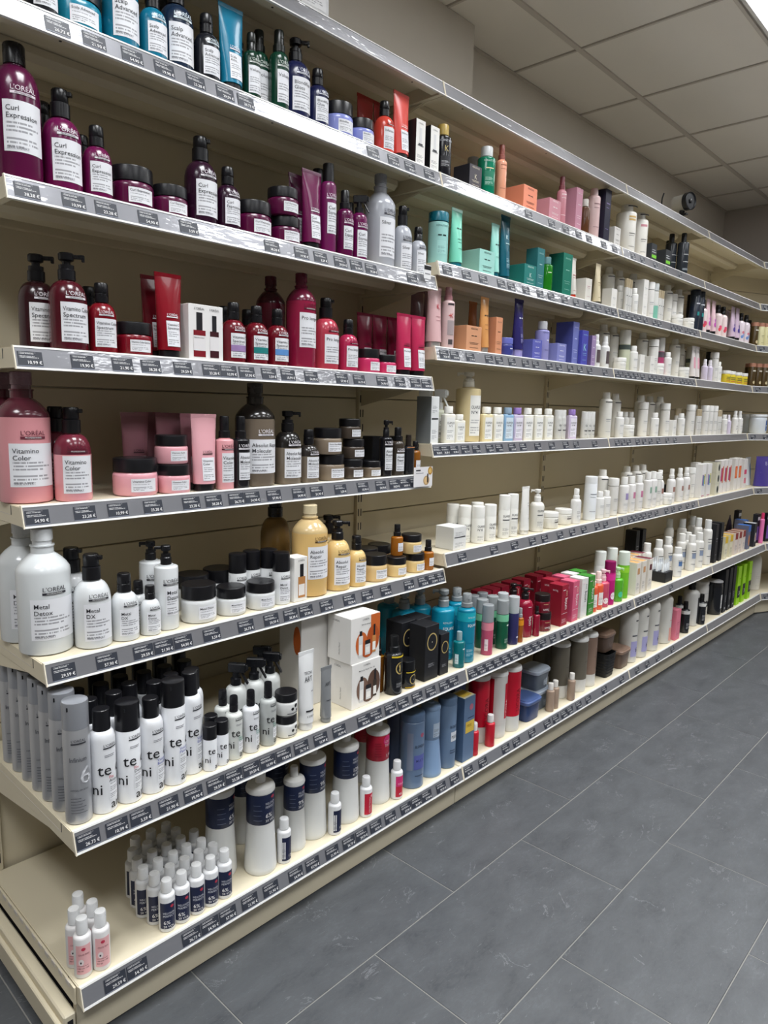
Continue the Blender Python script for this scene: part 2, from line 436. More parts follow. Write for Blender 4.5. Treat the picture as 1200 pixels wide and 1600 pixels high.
TAGX = {'S': [0.106, 0.176, 0.254, 0.325, 0.4, 0.475, 0.531, 0.952, 1.035, 1.106, 1.193, 1.745, 1.905, 2.01, 2.11, 2.195, 2.324, 2.424, 2.608, 2.709, 2.853, 2.974, 3.152],
        'curl': [0.039, 0.126, 0.191, 0.283, 0.38, 0.61, 0.704, 0.769, 0.84, 0.9, 0.958, 1.134],
        'mint': [1.295, 1.396, 1.489, 1.595, 1.658, 1.754, 1.851, 1.93, 2.032, 2.124, 2.215, 2.271, 2.319, 2.399, 2.46, 2.529, 2.594, 2.654, 2.716, 2.787, 2.889, 2.95, 3.11, 3.159, 3.219, 3.298, 3.361, 3.425],
        'spec': [0.03, 0.131, 0.216, 0.281, 0.359, 0.433, 0.481, 0.534, 0.601, 0.662, 0.74, 0.852, 0.919, 1.014, 1.092, 1.163, 1.215],
        'ker': [1.295, 1.348, 1.435, 1.543, 1.605, 1.686, 1.776, 1.847, 1.946, 2.019, 2.111, 2.191, 2.274, 2.415, 2.527, 2.575, 2.632, 2.687, 2.735, 2.807, 2.895, 2.949, 3.011, 3.067, 3.116, 3.166, 3.287, 3.34, 3.395, 3.451],
        'vit': [0.029, 0.124, 0.196, 0.278, 0.375, 0.436, 0.501, 0.549, 0.617, 0.701, 0.764, 0.853, 0.943, 1.019, 1.079, 1.127, 1.175, 1.223],
        'ol1': [1.27, 1.318, 1.366, 1.428, 1.491, 1.572, 1.632, 1.715, 1.789, 1.894, 2.001, 2.113, 2.199, 2.365, 2.585, 2.645, 2.706, 2.806, 2.879, 2.955, 3.05, 3.165, 3.268],
        'det': [0.037, 0.125, 0.206, 0.254, 0.302, 0.377, 0.473, 0.55, 0.612, 0.664, 0.736, 0.822, 0.893, 0.971, 1.074, 1.14, 1.188, 1.236],
        'ol2': [1.341, 1.526, 1.657, 1.779, 1.867, 1.984, 2.083, 2.181, 2.301, 2.379, 2.525, 2.625, 2.674, 2.731, 2.782, 2.849, 2.925, 3.053, 3.137, 3.232, 3.34, 3.425],
        'tec': [0.025, 0.086, 0.137, 0.2, 0.259, 0.316, 0.364, 0.412, 0.46, 0.508, 0.564, 0.628, 0.693, 0.783, 0.831, 0.891, 0.945, 1.007, 1.069, 1.134, 1.182, 1.28, 1.328, 1.376, 1.424, 1.472, 1.52, 1.568, 1.616, 1.664, 1.715, 1.788, 1.865, 1.94, 2.007, 2.071, 2.138, 2.201, 2.265, 2.351, 2.44, 2.547, 2.603, 2.66, 2.918],
        'deck': [0.07, 0.118, 0.247, 0.295, 0.343, 0.405, 0.468, 0.547, 0.603, 0.672, 0.734, 0.783, 0.84, 0.901, 0.969, 1.017, 1.065, 1.136, 1.205, 1.28, 1.36, 1.499, 1.568, 1.672, 1.781, 1.844, 1.908, 1.956, 2.027, 2.109, 2.254, 2.422, 2.584, 2.698, 2.818, 3.003]}

for bi, (x0, x1, levs, lab) in enumerate(BAYS):
    bay = link('shelving_unit', None, None, (0, 0, 0)); tag(bay, lab, 'shelving')
    L = x1-x0
    for k in range(len(SEAMS)-1):
        link('back_panel', MB().box(x0+(.029 if bi == 0 else .0146), x1-.0146, PANEL_Y, PANEL_Y+.012, SEAMS[k]+.0015, SEAMS[k+1]-.0015, beige, .002).mesh('back_panel', smooth=False), bay)
    link('upright', UPR, bay, (x0+(.014 if bi == 0 else 0), 0, 0))
    if bi == 3: link('upright', UPR, bay, (x1, 0, 0))
    link('kick_plate', MB().box(x0+.0015, x1-.0015, -.143, -.128, .006, .100, beige, .001).mesh('kick_plate', smooth=False), bay)
    link('plinth', MB().box(x0+.002, x1-.002, -.12, .32, .0, .09, dark).mesh('plinth', smooth=False), bay)
    for lev in levs:
        ts = [min(max(x, x0+.028), x1-.028) for x in TAGX.get(lev, []) if x0-.004 < x < x1-.004]
        add_shelf(bay, x0, L, lev, ts, lev+str(bi))
    if bi == 0:   # the open end: foot with its slot, and the notched strip along the deck
        mb = MB(); mb.box(-.026, -.002, -.150, .36, .004, .085, beige, .003); mb.box(-.036, -.026, -.146, .36, .02, .068, beige, .002)
        mb.box(-.0195, -.0085, -.1512, -.1496, .04, .072, dark)
        link('base_foot', mb.mesh('base_foot', smooth=False), bay)
        mb = MB(); mb.box(-.004, .0, -.15, .33, .10, .137, beige)
        for k in range(13): mb.box(-.0052, -.0038, -.13+k*.035, -.112+k*.035, .128, .1372, gridm)
        link('notched_strip', mb.mesh('notched_strip', smooth=False), bay)
# corner bay turned towards the aisle
ca, sa = math.cos(math.radians(25)), math.sin(math.radians(25))
bay = link('shelving_unit', None); tag(bay, 'beige corner shelving bay turned away from the long wall', 'shelving')
def turned(mb, ox, oy): 
    mb.v = [(ox+x*ca+y*sa, oy-x*sa+y*ca, z) for x, y, z in mb.v]; return mb
LC = .93
for k in range(len(SEAMS)-1):
    link('back_panel', turned(MB().box(.02, LC, 0, .012, SEAMS[k]+.0015, SEAMS[k+1]-.0015, beige, .002), 4.505, .338).mesh('back_panel', smooth=False), bay)
link('kick_plate', turned(MB().box(0, LC, 0, .015, .006, .1, beige, .001), 4.495, -.143).mesh('kick_plate', smooth=False), bay)
for lev in B_:
    f, zb = LEV[lev]
    P = [(4.494, f+DY+.004), (4.494+LC*ca, f+DY+.004-LC*sa), (4.494+LC*ca, .32-LC*sa), (4.494, .32)]
    mb = MB(); n = 4
    mb.v = [(x, y, zb+.006) for x, y in P]+[(x, y, zb+DZ-.002) for x, y in P]
    for i in range(4): j = (i+1) % 4; mb.face((i, j, 4+j, 4+i), beige)
    mb.face((3, 2, 1, 0), beige); mb.face((4, 5, 6, 7), beige)
    sh = link('shelf', mb.mesh('shelf', smooth=False), bay)
    rl = link('price_rail', cached(rail_mesh, LC), sh, (4.494, f, zb), -math.radians(25))
    for x in (.05, .16, .3): link('price_tag', TAGS[1], rl, (x, 0, 0))

# ------------------------------------------------------------------ products (sizes in millimetres)
def cyl(r): return lambda s, z, e: ((r+e)*math.sin(s/r), -(r+e)*math.cos(s/r), z)
def flat(y): return lambda s, z, e: (s, -y-e, z)
def leftf(x): return lambda s, z, e: (-x-e, -s, z)
def topf(h): return lambda s, z, e: (s, z, h+e)
SPECS = {}
def prints(P, parts, surf, pl, host, more=None):
    """labels and printed marks laid on a body; marks that stand apart become parts of their own"""
    lb = MB(); marks = []
    for pi, p in enumerate(pl):
        k = p[0]; sf = surf; ee = .0005+.00006*pi
        if k[0] == '<': sf = more['<']; k = k[1:]
        elif k[0] == '^': sf = more['^']; k = k[1:]
        if k == 'L': lb.patch(sf, p[1]/1e3, p[2]/1e3, p[3]/1e3, p[4]/1e3, label_mat(p[5], *(p[6:])), 8, 2); continue
        tx = MB()
        if k == 'R': tx.patch(sf, p[1]/1e3, p[2]/1e3, p[3]/1e3, p[4]/1e3, plastic(p[5], .45), 6 if p[2]-p[1] < 40 else 24, 2, ee)
        elif k == 'E': tx.patch(sf, p[1]/1e3, p[2]/1e3, p[3]/1e3, p[4]/1e3, plastic(p[5], .45), 1, 1, ee, ell=True)
        elif k == 'T':
            q = list(p[6:]) + [None]*3
            tx.text(sf, p[1], p[2]/1e3, p[3]/1e3, p[4]/1e3, plastic(p[5], .45), q[0] or 'l', q[1] or 0, ee+.0002, q[2]/1e3 if q[2] else None)
        if tx.v: marks.append(tx)
    if lb.v: parts.append(('label', lb.mesh('label'), None)); host = 'label'
    def bb(m): return [min(v[i] for v in m.v) for i in range(3)], [max(v[i] for v in m.v) for i in range(3)]
    groups = []
    for m in marks:
        lo, hi = bb(m); near = []
        for g in groups:
            for l2, h2 in g[1]:
                gap = math.sqrt(sum(max(0, lo[i]-h2[i], l2[i]-hi[i])**2 for i in range(3)))
                if gap < .4*max(max(hi[i]-lo[i] for i in range(3)), max(h2[i]-l2[i] for i in range(3))) or gap < .002: near.append(g); break
        new = ([m], [(lo, hi)])
        for g in near: new[0].extend(g[0]); new[1].extend(g[1]); groups.remove(g)
        groups.append(new)
    for g in groups:
        tx = MB()
        for m in g[0]:
            b0 = len(tx.v); tx.v += m.v
            for f, mi in zip(m.f, m.m): tx.face(tuple(b0+i for i in f), m.mats[mi])
        parts.append(('lettering', tx.mesh('lettering'), host))
def dome(r0, z0, r1, z1, k=6):
    return [(r1+(r0-r1)*math.cos(math.pi/2*i/k), z0+(z1-z0)*math.sin(math.pi/2*i/k)) for i in range(1, k+1)]
def caps(parts, kind, h0, h, r, col):
    """closure between heights h0 and h on a body of radius r"""
    m = plastic(col, .28); H = h-h0; mb = MB(); name = 'cap'
    if kind == 'flip':
        mb.lathe([(r*.5, h0), (r*.5, h0+H*.42), (r*.48, h0+H*.44), (r*.5, h0+H*.47), (r*.47, h-H*.06), (r*.42, h)], m, 18)
        mb.box(-r*.12, r*.12, -r*.54, -r*.44, h0+H*.5, h0+H*.62, m)
    elif kind == 'screw':
        mb.lathe([(r*.46, h0), (r*.46, h-H*.1), (r*.42, h)], m, 18)
    elif kind == 'neck':
        mb.lathe([(r*.36, h0), (r*.36, h0+H*.25), (r*.4, h0+H*.27), (r*.4, h-H*.05), (r*.36, h)], m, 18)
    elif kind == 'wide':
        mb.lathe([(r*.995, h0), (r*.995, h-H*.08), (r*.95, h)], m, 20)
    elif kind == 'mid':
        mb.lathe([(r*.66, h0), (r*.66, h-H*.12), (r*.6, h)], m, 18)
    elif kind in ('pump', 'lotion'):
        name = 'pump_head'
        mb.lathe([(r*.46, h0), (r*.46, h0+H*.36), (r*.4, h0+H*.4), (r*.4, h0+H*.55), (r*.22, h0+H*.57), (r*.22, h0+H*.72)], m, 16)
        mb.lathe([(r*.3, h0+H*.70), (r*.4, h0+H*.74), (r*.42, h0+H*.95), (r*.36, h)], m, 16)
        rot = Matrix.Rotation(math.radians(-40 if kind == 'pump' else 150), 3, 'Z')
        mb.box(0, r*.95, -r*.12, r*.12, h0+H*.80, h0+H*.95, m, .001, rot=rot)
        mb.box(r*.80, r*.95, -r*.1, r*.1, h0+H*.70, h0+H*.82, m, .001, rot=rot)
    elif kind == 'lock':      # pump pressed down and locked: a stepped block
        name = 'pump_head'
        mb.lathe([(r*.5, h0), (r*.5, h0+H*.5), (r*.4, h0+H*.53), (r*.43, h0+H*.56), (r*.43, h-H*.05), (r*.38, h)], m, 16)
        rot = Matrix.Rotation(math.radians(-40), 3, 'Z')
        mb.box(0, r*.62, -r*.13, r*.13, h-H*.22, h-H*.06, m, .001, rot=rot)
    elif kind == 'mist':
        name = 'sprayer'
        mb.lathe([(r*.62, h0), (r*.62, h0+H*.3), (r*.5, h0+H*.34), (r*.5, h-H*.06), (r*.44, h)], m, 16)
        mb.box(-r*.1, r*.1, -r*.54, -r*.4, h0+H*.6, h0+H*.7, m)
    elif kind == 'trigger':
        name = 'trigger_head'
        mb.lathe([(r*.5, h0), (r*.5, h0+H*.3), (r*.3, h0+H*.34), (r*.3, h0+H*.6)], m, 14)
        rot = Matrix.Rotation(math.radians(-50), 3, 'Z')
        mb.box(-r*.7, r*.95, -r*.28, r*.28, h0+H*.58, h, m, .002, rot=rot)
        mb.box(r*.95, r*1.15, -r*.2, r*.2, h0+H*.68, h0+H*.94, m, .001, rot=rot)
        b0 = len(mb.v); mb.box(.42*r, .58*r, -r*.2, r*.2, h0+H*.05, h0+H*.62, m, .001)
        for i in range(b0, len(mb.v)):
            x, y, z = mb.v[i]; mb.v[i] = tuple(rot @ Vector((x+(h0+H*.62-z)*.55, y, z)))
    parts.append((name, mb.mesh(name), None))
def bottle(h, d, body, capk, capc, style='round', pl=(), top=None, trans=0.0, rough=.22, sect=2.0, sy=1.0, fr=None):
    """returns parts of an upright bottle; top = colour above the fill line"""
    h /= 1e3; r = d/2e3; parts = []; mb = MB(); m = plastic(body, rough, 0, trans, .3); t = plastic(top, .2, 0, 0, .3) if top else None
    base = [(r*.90, 0), (r*.98, r*.05), (r, r*.14)]
    if style == 'round': z1, z2, nr = .50*h, .715*h, .40*r
    elif style == 'litre': z1, z2, nr = .655*h, .80*h, .42*r
    elif style == 'square': z1, z2, nr = .74*h, .79*h, .5*r
    elif style == 'tall': z1, z2, nr = .80*h, .86*h, .62*r
    elif style == 'slim': z1, z2, nr = .62*h, .72*h, .55*r
    if fr: z1, z2 = fr[0]*h, fr[1]*h
    prof = list(base) + [(r, z1)]; bands = [None]*(len(prof)-1)
    if style == 'litre':
        sh = [(r*.97, z1+.030*h), (r*.86, z1+.065*h), (r*.68, z1+.105*h), (r*.50, z1+.135*h), (nr, z2), (nr, .855*h), (nr*1.08, .857*h), (nr*1.08, .868*h)]; hc = .868*h
    else: sh = dome(r, z1, nr, z2) + [(nr, z2+.012*h)]; hc = z2+.012*h
    bands += [t]*len(sh); prof += sh
    if capk == 'none': prof += [(nr*.9, h)]; bands.append(t)
    mb.lathe(prof, m, 24, sy=sy, n=sect, bands=bands+[t])
    parts.append(('body', mb.mesh('body'), None))
    if capk != 'none': caps(parts, capk, hc, h, r, capc)
    if sect != 2.0: sf = lambda s, z, e: (s, -r*sy-e, z)
    else: sf = cyl(r)
    prints(None, parts, sf, pl, 'body')
    return parts
def can(h, d, body, capk, capc, pl=(), metal=0.0, rough=.3, cap_frac=.2):
    h /= 1e3; r = d/2e3; parts = []; m = plastic(body, rough, metal, 0, .2); hb = h*(1-cap_frac)
    if capk == 'wide': prof = [(r*.95, 0), (r, r*.06), (r, hb-.002), (r*.96, hb)]
    else: prof = [(r*.95, 0), (r, r*.06), (r, hb-r*.75)] + dome(r, hb-r*.75, r*.62, hb, 5)
    parts.append(('body', MB().lathe(prof, m, 24).mesh('body'), None))
    mc = plastic(capc, .3, metal*.6); mb = MB(); R = r*.985 if capk == 'wide' else r*.68
    mb.lathe([(R, hb), (R, h-.005), (R*.97, h-.001), (R*.9, h)], mc, 22)
    if capk == 'wide' and h > .2 and (metal or capc == '#141418'): mb.box(-R*.62, -R*.42, -R*.86, -R*.70, h-.016, h-.008, dark)
    parts.append(('cap', mb.mesh('cap'), None))
    prints(None, parts, cyl(r), pl, 'body'); return parts
def jar(h, d, body, lid, pl=(), lf=.36, trans=0.0, rough=.25, step=.97):
    h /= 1e3; r = d/2e3; parts = []; hl = h*(1-lf)
    parts.append(('body', MB().lathe([(r*.86, 0), (r*.95, r*.03), (r, r*.14), (r, hl*.80), (r*.98, hl*.92), (r*.9, hl)], plastic(body, rough, 0, trans, .3), 26).mesh('body'), None))
    mb = MB(); ml = plastic(lid, .3); R = r*step
    mb.lathe([(R, hl), (R, h-.003), (R*.985, h-.001), (R*.95, h), (R*.3, h-.0004)], ml, 30)
    parts.append(('lid', mb.mesh('lid'), None))
    prints(None, parts, cyl(r), pl, 'body'); return parts
def tube(h, w, dp, body, capc, pl=(), hc=16, metal=0.0, cap_metal=0.0, flare=.8):
    h /= 1e3; w /= 2e3; dp /= 2e3; hc /= 1e3; parts = []; m = plastic(body, .25, metal, 0, .3); mb = MB()
    def ab(t): return w*(flare+(1-flare)*t), dp*(1-t)**.8+.0012
    n, S = 9, 20; b0 = 0; top = h-.008
    for i in range(n+1):
        t = i/n; a, b = ab(t); z = hc+(top-hc)*t
        for k in range(S):
            an = 2*math.pi*(k+.5)/S; mb.v.append((a*math.cos(an), b*math.sin(an), z))
    for i in range(n):
        for k in range(S): k2 = (k+1) % S; mb.face((i*S+k, i*S+k2, (i+1)*S+k2, (i+1)*S+k), m)
    mb.face(tuple(reversed(range(S))), m)
    mb.box(-w, w, -.0013, .0013, top-.001, h, m)
    parts.append(('body', mb.mesh('body', 50), None))
    a, b = ab(0)
    parts.append(('cap', MB().lathe([(a*.84, 0), (a*.88, .001), (a*.88, hc-.001), (a*.84, hc)], plastic(capc, .3, cap_metal), 20, sy=max(.4, b/a)).mesh('cap'), None))
    def sf(s, z, e):
        a, b = ab(min(1, max(0, (z-hc)/(top-hc)))); q = max(0.0, 1-(s/a)**2)
        return (s, -b*math.sqrt(q)-e-.0006, z)
    prints(None, parts, sf, pl, 'body'); return parts
def box(w, dp, h, body, pl=(), side=None, top=None, rough=.5):
    w /= 1e3; dp /= 1e3; h /= 1e3; parts = []; m = plastic(body, rough)
    q = {}
    if side: q['left'] = plastic(side, rough); q['right'] = q['left']
    if top: q['top'] = plastic(top, rough)
    mb = MB().box(-w/2, w/2, -dp/2, dp/2, 0, h, m, .0008, q)
    for x0, x1 in ((-w/2+.004, w/2-.004),): mb.box(x0, x1, -dp/2+.0008, -dp/2+.0014, h, h+.0002, dark)   # tuck-flap slit
    parts.append(('carton', mb.mesh('carton', smooth=False), None))
    prints(None, parts, flat(dp/2), pl, 'carton', {'<': leftf(w/2), '^': topf(h)}); return parts
def clear_film():
    if 'film' in MATS: return MATS['film']
    m = D.materials.new('clear_film'); m.use_nodes = True; nt = m.node_tree; nt.nodes.remove(nt.nodes['Principled BSDF'])
    t = N(nt, 'ShaderNodeBsdfTransparent'); g = N(nt, 'ShaderNodeBsdfGlossy'); g.inputs['Roughness'].default_value = .08; x = N(nt, 'ShaderNodeMixShader')
    x.inputs[0].default_value = .06; nt.links.new(t.outputs[0], x.inputs[1]); nt.links.new(g.outputs[0], x.inputs[2])
    nt.links.new(x.outputs[0], nt.nodes['Material Output'].inputs[0]); MATS['film'] = m; return m
def pack(n, w, dp, h, body, capc, pl=(), cf=.72):
    """clear plastic carton with n little bottles standing in it"""
    parts = []; W = n*w
    for i in range(n):
        mb = MB(); r = w/2e3*.86; c = (((i+.5)*w-W/2)/1e3, 0); hh = h/1e3
        mb.lathe([(r*.95, .002), (r, .004), (r, hh*cf)], plastic(body, .3), 16, c=c)
        mb.lathe([(r*.92, hh*cf), (r*.92, hh*.96), (r*.8, hh*.97)], plastic(capc, .3), 16, c=c)
        parts.append(('bottle', mb.mesh('bottle'), None))
        x0 = c[0]; sf = (lambda x0, r: lambda s, z, e: (x0+(r+e)*math.sin(s/r), -(r+e)*math.cos(s/r), z))(x0, r)
        prints(None, parts, sf, pl, 'bottle')
    mb = MB(); m = clear_film(); a, b, c_ = W/2e3, dp/2e3, h/1e3
    mb.box(-a, a, -b-.0006, -b, 0, c_, m); mb.box(-a-.0006, -a, -b, b, 0, c_, m)
    parts.append(('clear_sleeve', mb.mesh('clear_sleeve', smooth=False), None))
    return parts
def developer(h, d, band, pl=(), body='#E4E5E3', capc='#ECECEA', lo=.50, hi=.80, slope=.84):
    """salon bottle: flaring faceted foot, coloured sleeve, wide white shoulder"""
    h /= 1e3; r = d/2e3; m = plastic(body, .35); bm = plastic(band, .35); parts = []; q = r*slope
    prof = [(r*.95, 0), (r, .006), (r*.985, .03*h+.006), (q*1.0, lo*h), (q*1.02, lo*h+.001), (q*1.02, hi*h), (q*1.0, hi*h+.001)]
    bands = [None, None, None, None, bm, None]
    tops = [(q*1.06, hi*h+.002), (q*1.06, hi*h+.03*h), (q*.98, hi*h+.055*h), (q*.6, hi*h+.075*h), (q*.4, hi*h+.08*h)]
    parts.append(('body', MB().lathe(prof, m, 24, bands=bands+[None]).mesh('body'), None))
    parts.append(('shoulder_cap', MB().lathe(tops, plastic(capc, .35), 24).mesh('shoulder_cap'), None))
    parts.append(('cap', MB().lathe([(q*.38, hi*h+.08*h), (q*.38, h-.004), (q*.33, h)], plastic(capc, .35), 16).mesh('cap'), None))
    prints(None, parts, cyl(q*1.02), pl, 'body'); return parts
def tub(w, dp, h, body, lid, pl=(), trans=.35):
    h /= 1e3; w /= 2e3; k = dp/2e3/w; parts = []; hl = h*.82
    parts.append(('body', MB().lathe([(w*.80, 0), (w*.84, .002), (w*.93, hl*.94), (w*.99, hl*.95), (w*.99, hl)], plastic(body, .3, 0, trans), 32, sy=k, n=5).mesh('body'), None))
    parts.append(('lid', MB().lathe([(w*1.0, hl*.97), (w*1.03, hl), (w*1.03, h*.93), (w*1.0, h*.95), (w*.95, h*.96), (w*.92, h), (w*.3, h)], plastic(lid, .35), 32, sy=k, n=5).mesh('lid'), None))
    prints(None, parts, flat(w*k*.88), pl, 'body'); return parts
def basket(w, dp, h):
    h /= 1e3; w /= 2e3; k = dp/2e3/w; m = plastic('#121316', .55); parts = []
    mb = MB().lathe([(w*.8, 0), (w*.84, .003), (w*.97, h*.96), (w, h*.97), (w, h), (w*.95, h), (w*.80, .006), (w*.3, .005)], m, 36, sy=k, n=6)
    parts.append(('body', mb.mesh('body'), None))
    mb = MB()
    for i in range(6):
        z = h*(.14+i*.12); mb.lathe([(w*(.835+.15*z/h), z), (w*(.865+.15*z/h), z+.002), (w*(.865+.15*z/h), z+.006), (w*(.845+.15*z/h), z+.008)], m, 36, sy=k, n=6, cap=(False, False))
    parts.append(('ribs', mb.mesh('ribs'), None))
    parts.append(('handle_slot', MB().box(-w*.3, w*.3, -w*k*.985, -w*k*.97, h*.78, h*.88, plastic('#050506', .8)).mesh('handle_slot'), None))
    return parts
def pouch(w, dp, h, body, pl=(), band=None):
    p = tube(h, w, dp, body, body, pl, hc=1.5, flare=.97); p[0] = ('bag', p[0][1], None)
    return [x for x in p if x[0] != 'cap']

# ---- series with one layout of label
INK = '#1E1E26'
def lo_prints(h, d, title, brand, bg='#E6E7EC', band=None, z=(.09, .49), ha=.86, ink=INK, bz=None, serie=True):
    r = d/2; a = ha*r; z0, z1 = z[0]*h, z[1]*h; s = .050*h if h < 230 else .042*h; H = z1-z0; pl = [('L', -a, a, z0, z1, bg)]
    for i, t in enumerate(title.split('/')): pl.append(('T', t, -a*.86, z1-s*1.75-i*s*1.25, s*.86, ink, 'l', 0, a*1.86))
    if band: pl.append(('R', -a, a, z0+H*.26, z0+H*.52, band))
    if serie: pl.append(('T', 'SERIE EXPERT', -a*.86, z0+H*.05, s*.42, '#6a6a72', 'l'))
    bz = bz or z[1]+.055; b = s*.80
    pl += [('T', "L'ORÉAL", 0, bz*h+b*.35, b, brand, 'c'), ('R', -b*2.75, b*2.75, bz*h-b*.45, bz*h+b*.08, brand)]
    inv = '#1b1b20' if brand[1] in 'EFD' else '#E8E8E8'
    pl.append(('T', 'PROFESSIONNEL', 0, bz*h-b*.36, b*.34, inv, 'c', 0, b*5.2))
    return pl
def LO5(title, body, brand='#E8E4EA', capk='lock', capc='#131317', **k):
    top = k.pop('top', None); tr = k.pop('trans', 0.0); return bottle(195, 74, body, capk, capc, 'round', lo_prints(195, 74, title, brand, **k), top=top, trans=tr)
def LO3(title, body, brand='#E8E4EA', capk='flip', capc='#131317', **k):
    top = k.pop('top', None); return bottle(145, 58, body, capk, capc, 'round', lo_prints(145, 58, title, brand, **k), top=top)
def LO15(title, body, brand='#E8E4EA', top=None, capc='#C9CDD2', h=264, **k):
    return bottle(h, 103, body, 'neck', capc, 'litre', lo_prints(h, 103, title, brand, z=(.13, .46), ha=.92, bz=.51, **k), top=top)
def LOJ(h, d, title, body, lid='#141418', bg='#E6E7EC'):
    r = d/2; a = .62*r; s = .055*h
    return jar(h, d, body, lid, [('L', -a, a, .12*h, .47*h, bg, '#4a4a52', 9, .1, .6), ('T', title, -a*.9, .47*h-s*1.7, s, INK, 'l', 0, a*1.8)])
def LOT(title, body, capc='#131317', brand='#E8E4EA', w=66, h=187, bg='#E6E7EC'):
    a = w*.29; s = h*.034; pl = [('L', -a*.75, a, h*.14, h*.44, bg)]
    for i, t in enumerate(title.split('/')): pl.append(('T', t, -a*.66, h*.44-s*1.7-i*s*1.2, s*.85, INK, 'l', 0, a*1.55))
    pl += [('T', "L'ORÉAL", a*.1, h*.50, s*.8, brand, 'c'), ('R', -s*2, s*2.4, h*.48, h*.492, brand)]
    return tube(h, w, 46, body, capc, pl, hc=18)
def PL(d, h, txt='#303036', z0=.25, z1=.75, a=.6):     # three plain lines of print, for small far things
    r = d/2*a; return [('R', -r, r, h*z1, h*z1+h*.022, txt), ('R', -r, r*.6, h*(z1-.08), h*(z1-.08)+h*.012, txt), ('R', -r, r*.8, h*z0, h*z0+h*.012, txt)]
def OLB(h, d, no, body='#EFEDE2', cap='#F1F0EA', capk='mid', bg='#F4F4F0', wide=.78):
    a = d*.36
    return bottle(h, d, body, capk, cap, 'square', [('L', -a, a, h*.08, h*.70, bg, '#77777d', 15, .06, .45), ('T', 'OLAPLEX', 0, h*.52, h*.058, '#2b2b30', 'c', 0, a*1.8), ('T', no, 0, h*.44, h*.05, '#2b2b30', 'c', 0, a*1.6)], rough=.35, sect=5, sy=.62, fr=(.76, .80))
def KBOX(w, dp, h, col, txt='#2c2c30', side=None, k=False, sub='KÉRASTASE'):
    pl = [('T', sub, 0, h*.86, min(5.5, w*.08), txt, 'c', 0, w*.8), ('R', -w*.18, -w*.02, h*.60, h*.60+3, txt), ('R', w*.02, w*.18, h*.60, h*.60+3, txt),
          ('R', -w*.3, w*.3, h*.34, h*.34+1.2, txt), ('R', -w*.25, w*.25, h*.29, h*.29+1.2, txt), ('R', -w*.28, w*.28, h*.15, h*.15+1.2, txt)]
    if k: pl = pl[:1] + [('T', 'K', 0, h*.42, h*.2, txt, 'c')] + pl[3:]
    return box(w, dp, h, col, pl, side)
def TEC(h, d, name, ncol, capk='dome', cap_frac=.2, body='#E9EBEF', small=False):
    s = d*.46; K = '#17181d'
    pl = [('T', "L'ORÉAL", d*.14, h*.66, d*.11, '#2b2b33', 'c'), ('R', -d*.16, d*.44, h*.640, h*.652, '#2b2b33'), ('R', -d*.12, d*.30, h*.575, h*.580, '#6a6a72'), ('R', -d*.12, d*.26, h*.560, h*.565, '#6a6a72'),
        ('L', d*.02, d*.55, h*.13, h*.30, body, '#55555c', 10, .02, .98),
        ('T', 'te', -d*.40, h*.385, s, K, 'l'), ('T', 'c', d*.34, h*.385, s, K, 'l'), ('T', 'ni', -d*.66, h*.20, s*.95, K, 'l'), ('T', 'ar', d*.06, h*.045, s*.8, K, 'l'),
        ('T', name.split('/')[0], d*.02, h*.345, d*.12, ncol, 'l')]
    if '/' in name: pl.append(('T', name.split('/')[1], d*.02, h*.345-d*.15, d*.12, '#2b2b33' if ncol == '#C8324A' else ncol, 'l', 0, d*.66))
    if small: pl = [p for p in pl if p[0] == 'T' and p[1] in ('te', 'c', 'ni', 'ar')]
    return pl

def SP(key, name, cat, desc, fn): SPECS[key] = (name, cat, desc, fn)
BT, JR, TB, BX, CN, SB = ('hair_bottle', 'bottle'), ('hair_mask_jar', 'jar'), ('hair_cream_tube', 'tube'), ('product_carton', 'box'), ('spray_can', 'spray can'), ('spray_bottle', 'spray bottle')
# teal and navy scalp / blonde series
SP('sc5', *BT, 'teal pump bottle with pale label', lambda: LO5('Scalp/Advanced', '#12708E', '#E4F1F6'))
SP('sc3', *BT, 'teal small bottle with black cap', lambda: LO3('Scalp/Advanced', '#12708E', '#E4F1F6'))
SP('scd5', *BT, 'dark navy pump bottle with mauve corner label', lambda: LO5('Scalp/Advanced', '#16283F', '#E4F1F6'))
SP('scd3', *BT, 'black small bottle with white and pink label', lambda: LO3('Scalp/Advanced', '#191B22', '#E4F1F6'))
SP('scj', *JR, 'teal jar with dark lid', lambda: LOJ(90, 96, 'Scalp Advanced', '#17839F'))
SP('sct', *TB, 'glossy teal tube standing on black cap', lambda: LOT('Scalp/Adva...', '#157A9C'))
SP('gr3', *BT, 'slender dark green bottle with black cap', lambda: bottle(150, 44, '#0B3324', 'flip', '#101512', 'slim', lo_prints(150, 44, 'Volume', '#E0E8E2')))
SP('gr5', *SB, 'tall dark green spray bottle', lambda: bottle(185, 48, '#0C3B2A', 'mist', '#101512', 'slim', lo_prints(185, 48, 'Volume', '#E0E8E2')))
SP('bl5', *BT, 'navy pump bottle with large label', lambda: LO5('Blondifier/Gloss', '#1B2048', '#E0E2EE', 'pump'))
SP('bl3', *BT, 'navy small bottle with black cap', lambda: LO3('Blondifier/Gloss', '#1B2048', '#E0E2EE'))
SP('blj', *JR, 'large lavender jar with black lid', lambda: LOJ(88, 84, 'Blondifier', '#8A93D6'))
SP('blj2', *JR, 'small lavender jar with black lid', lambda: LOJ(70, 76, 'Blondifier', '#8A93D6'))
SP('inf3', *BT, 'coral red bottle with black cap', lambda: LO3('Inforcer', '#DB4A3C', '#7A1E1A'))
SP('inft', *TB, 'coral red tube on black cap', lambda: LOT('Inforcer', '#E2564E', brand='#F3C9C4'))
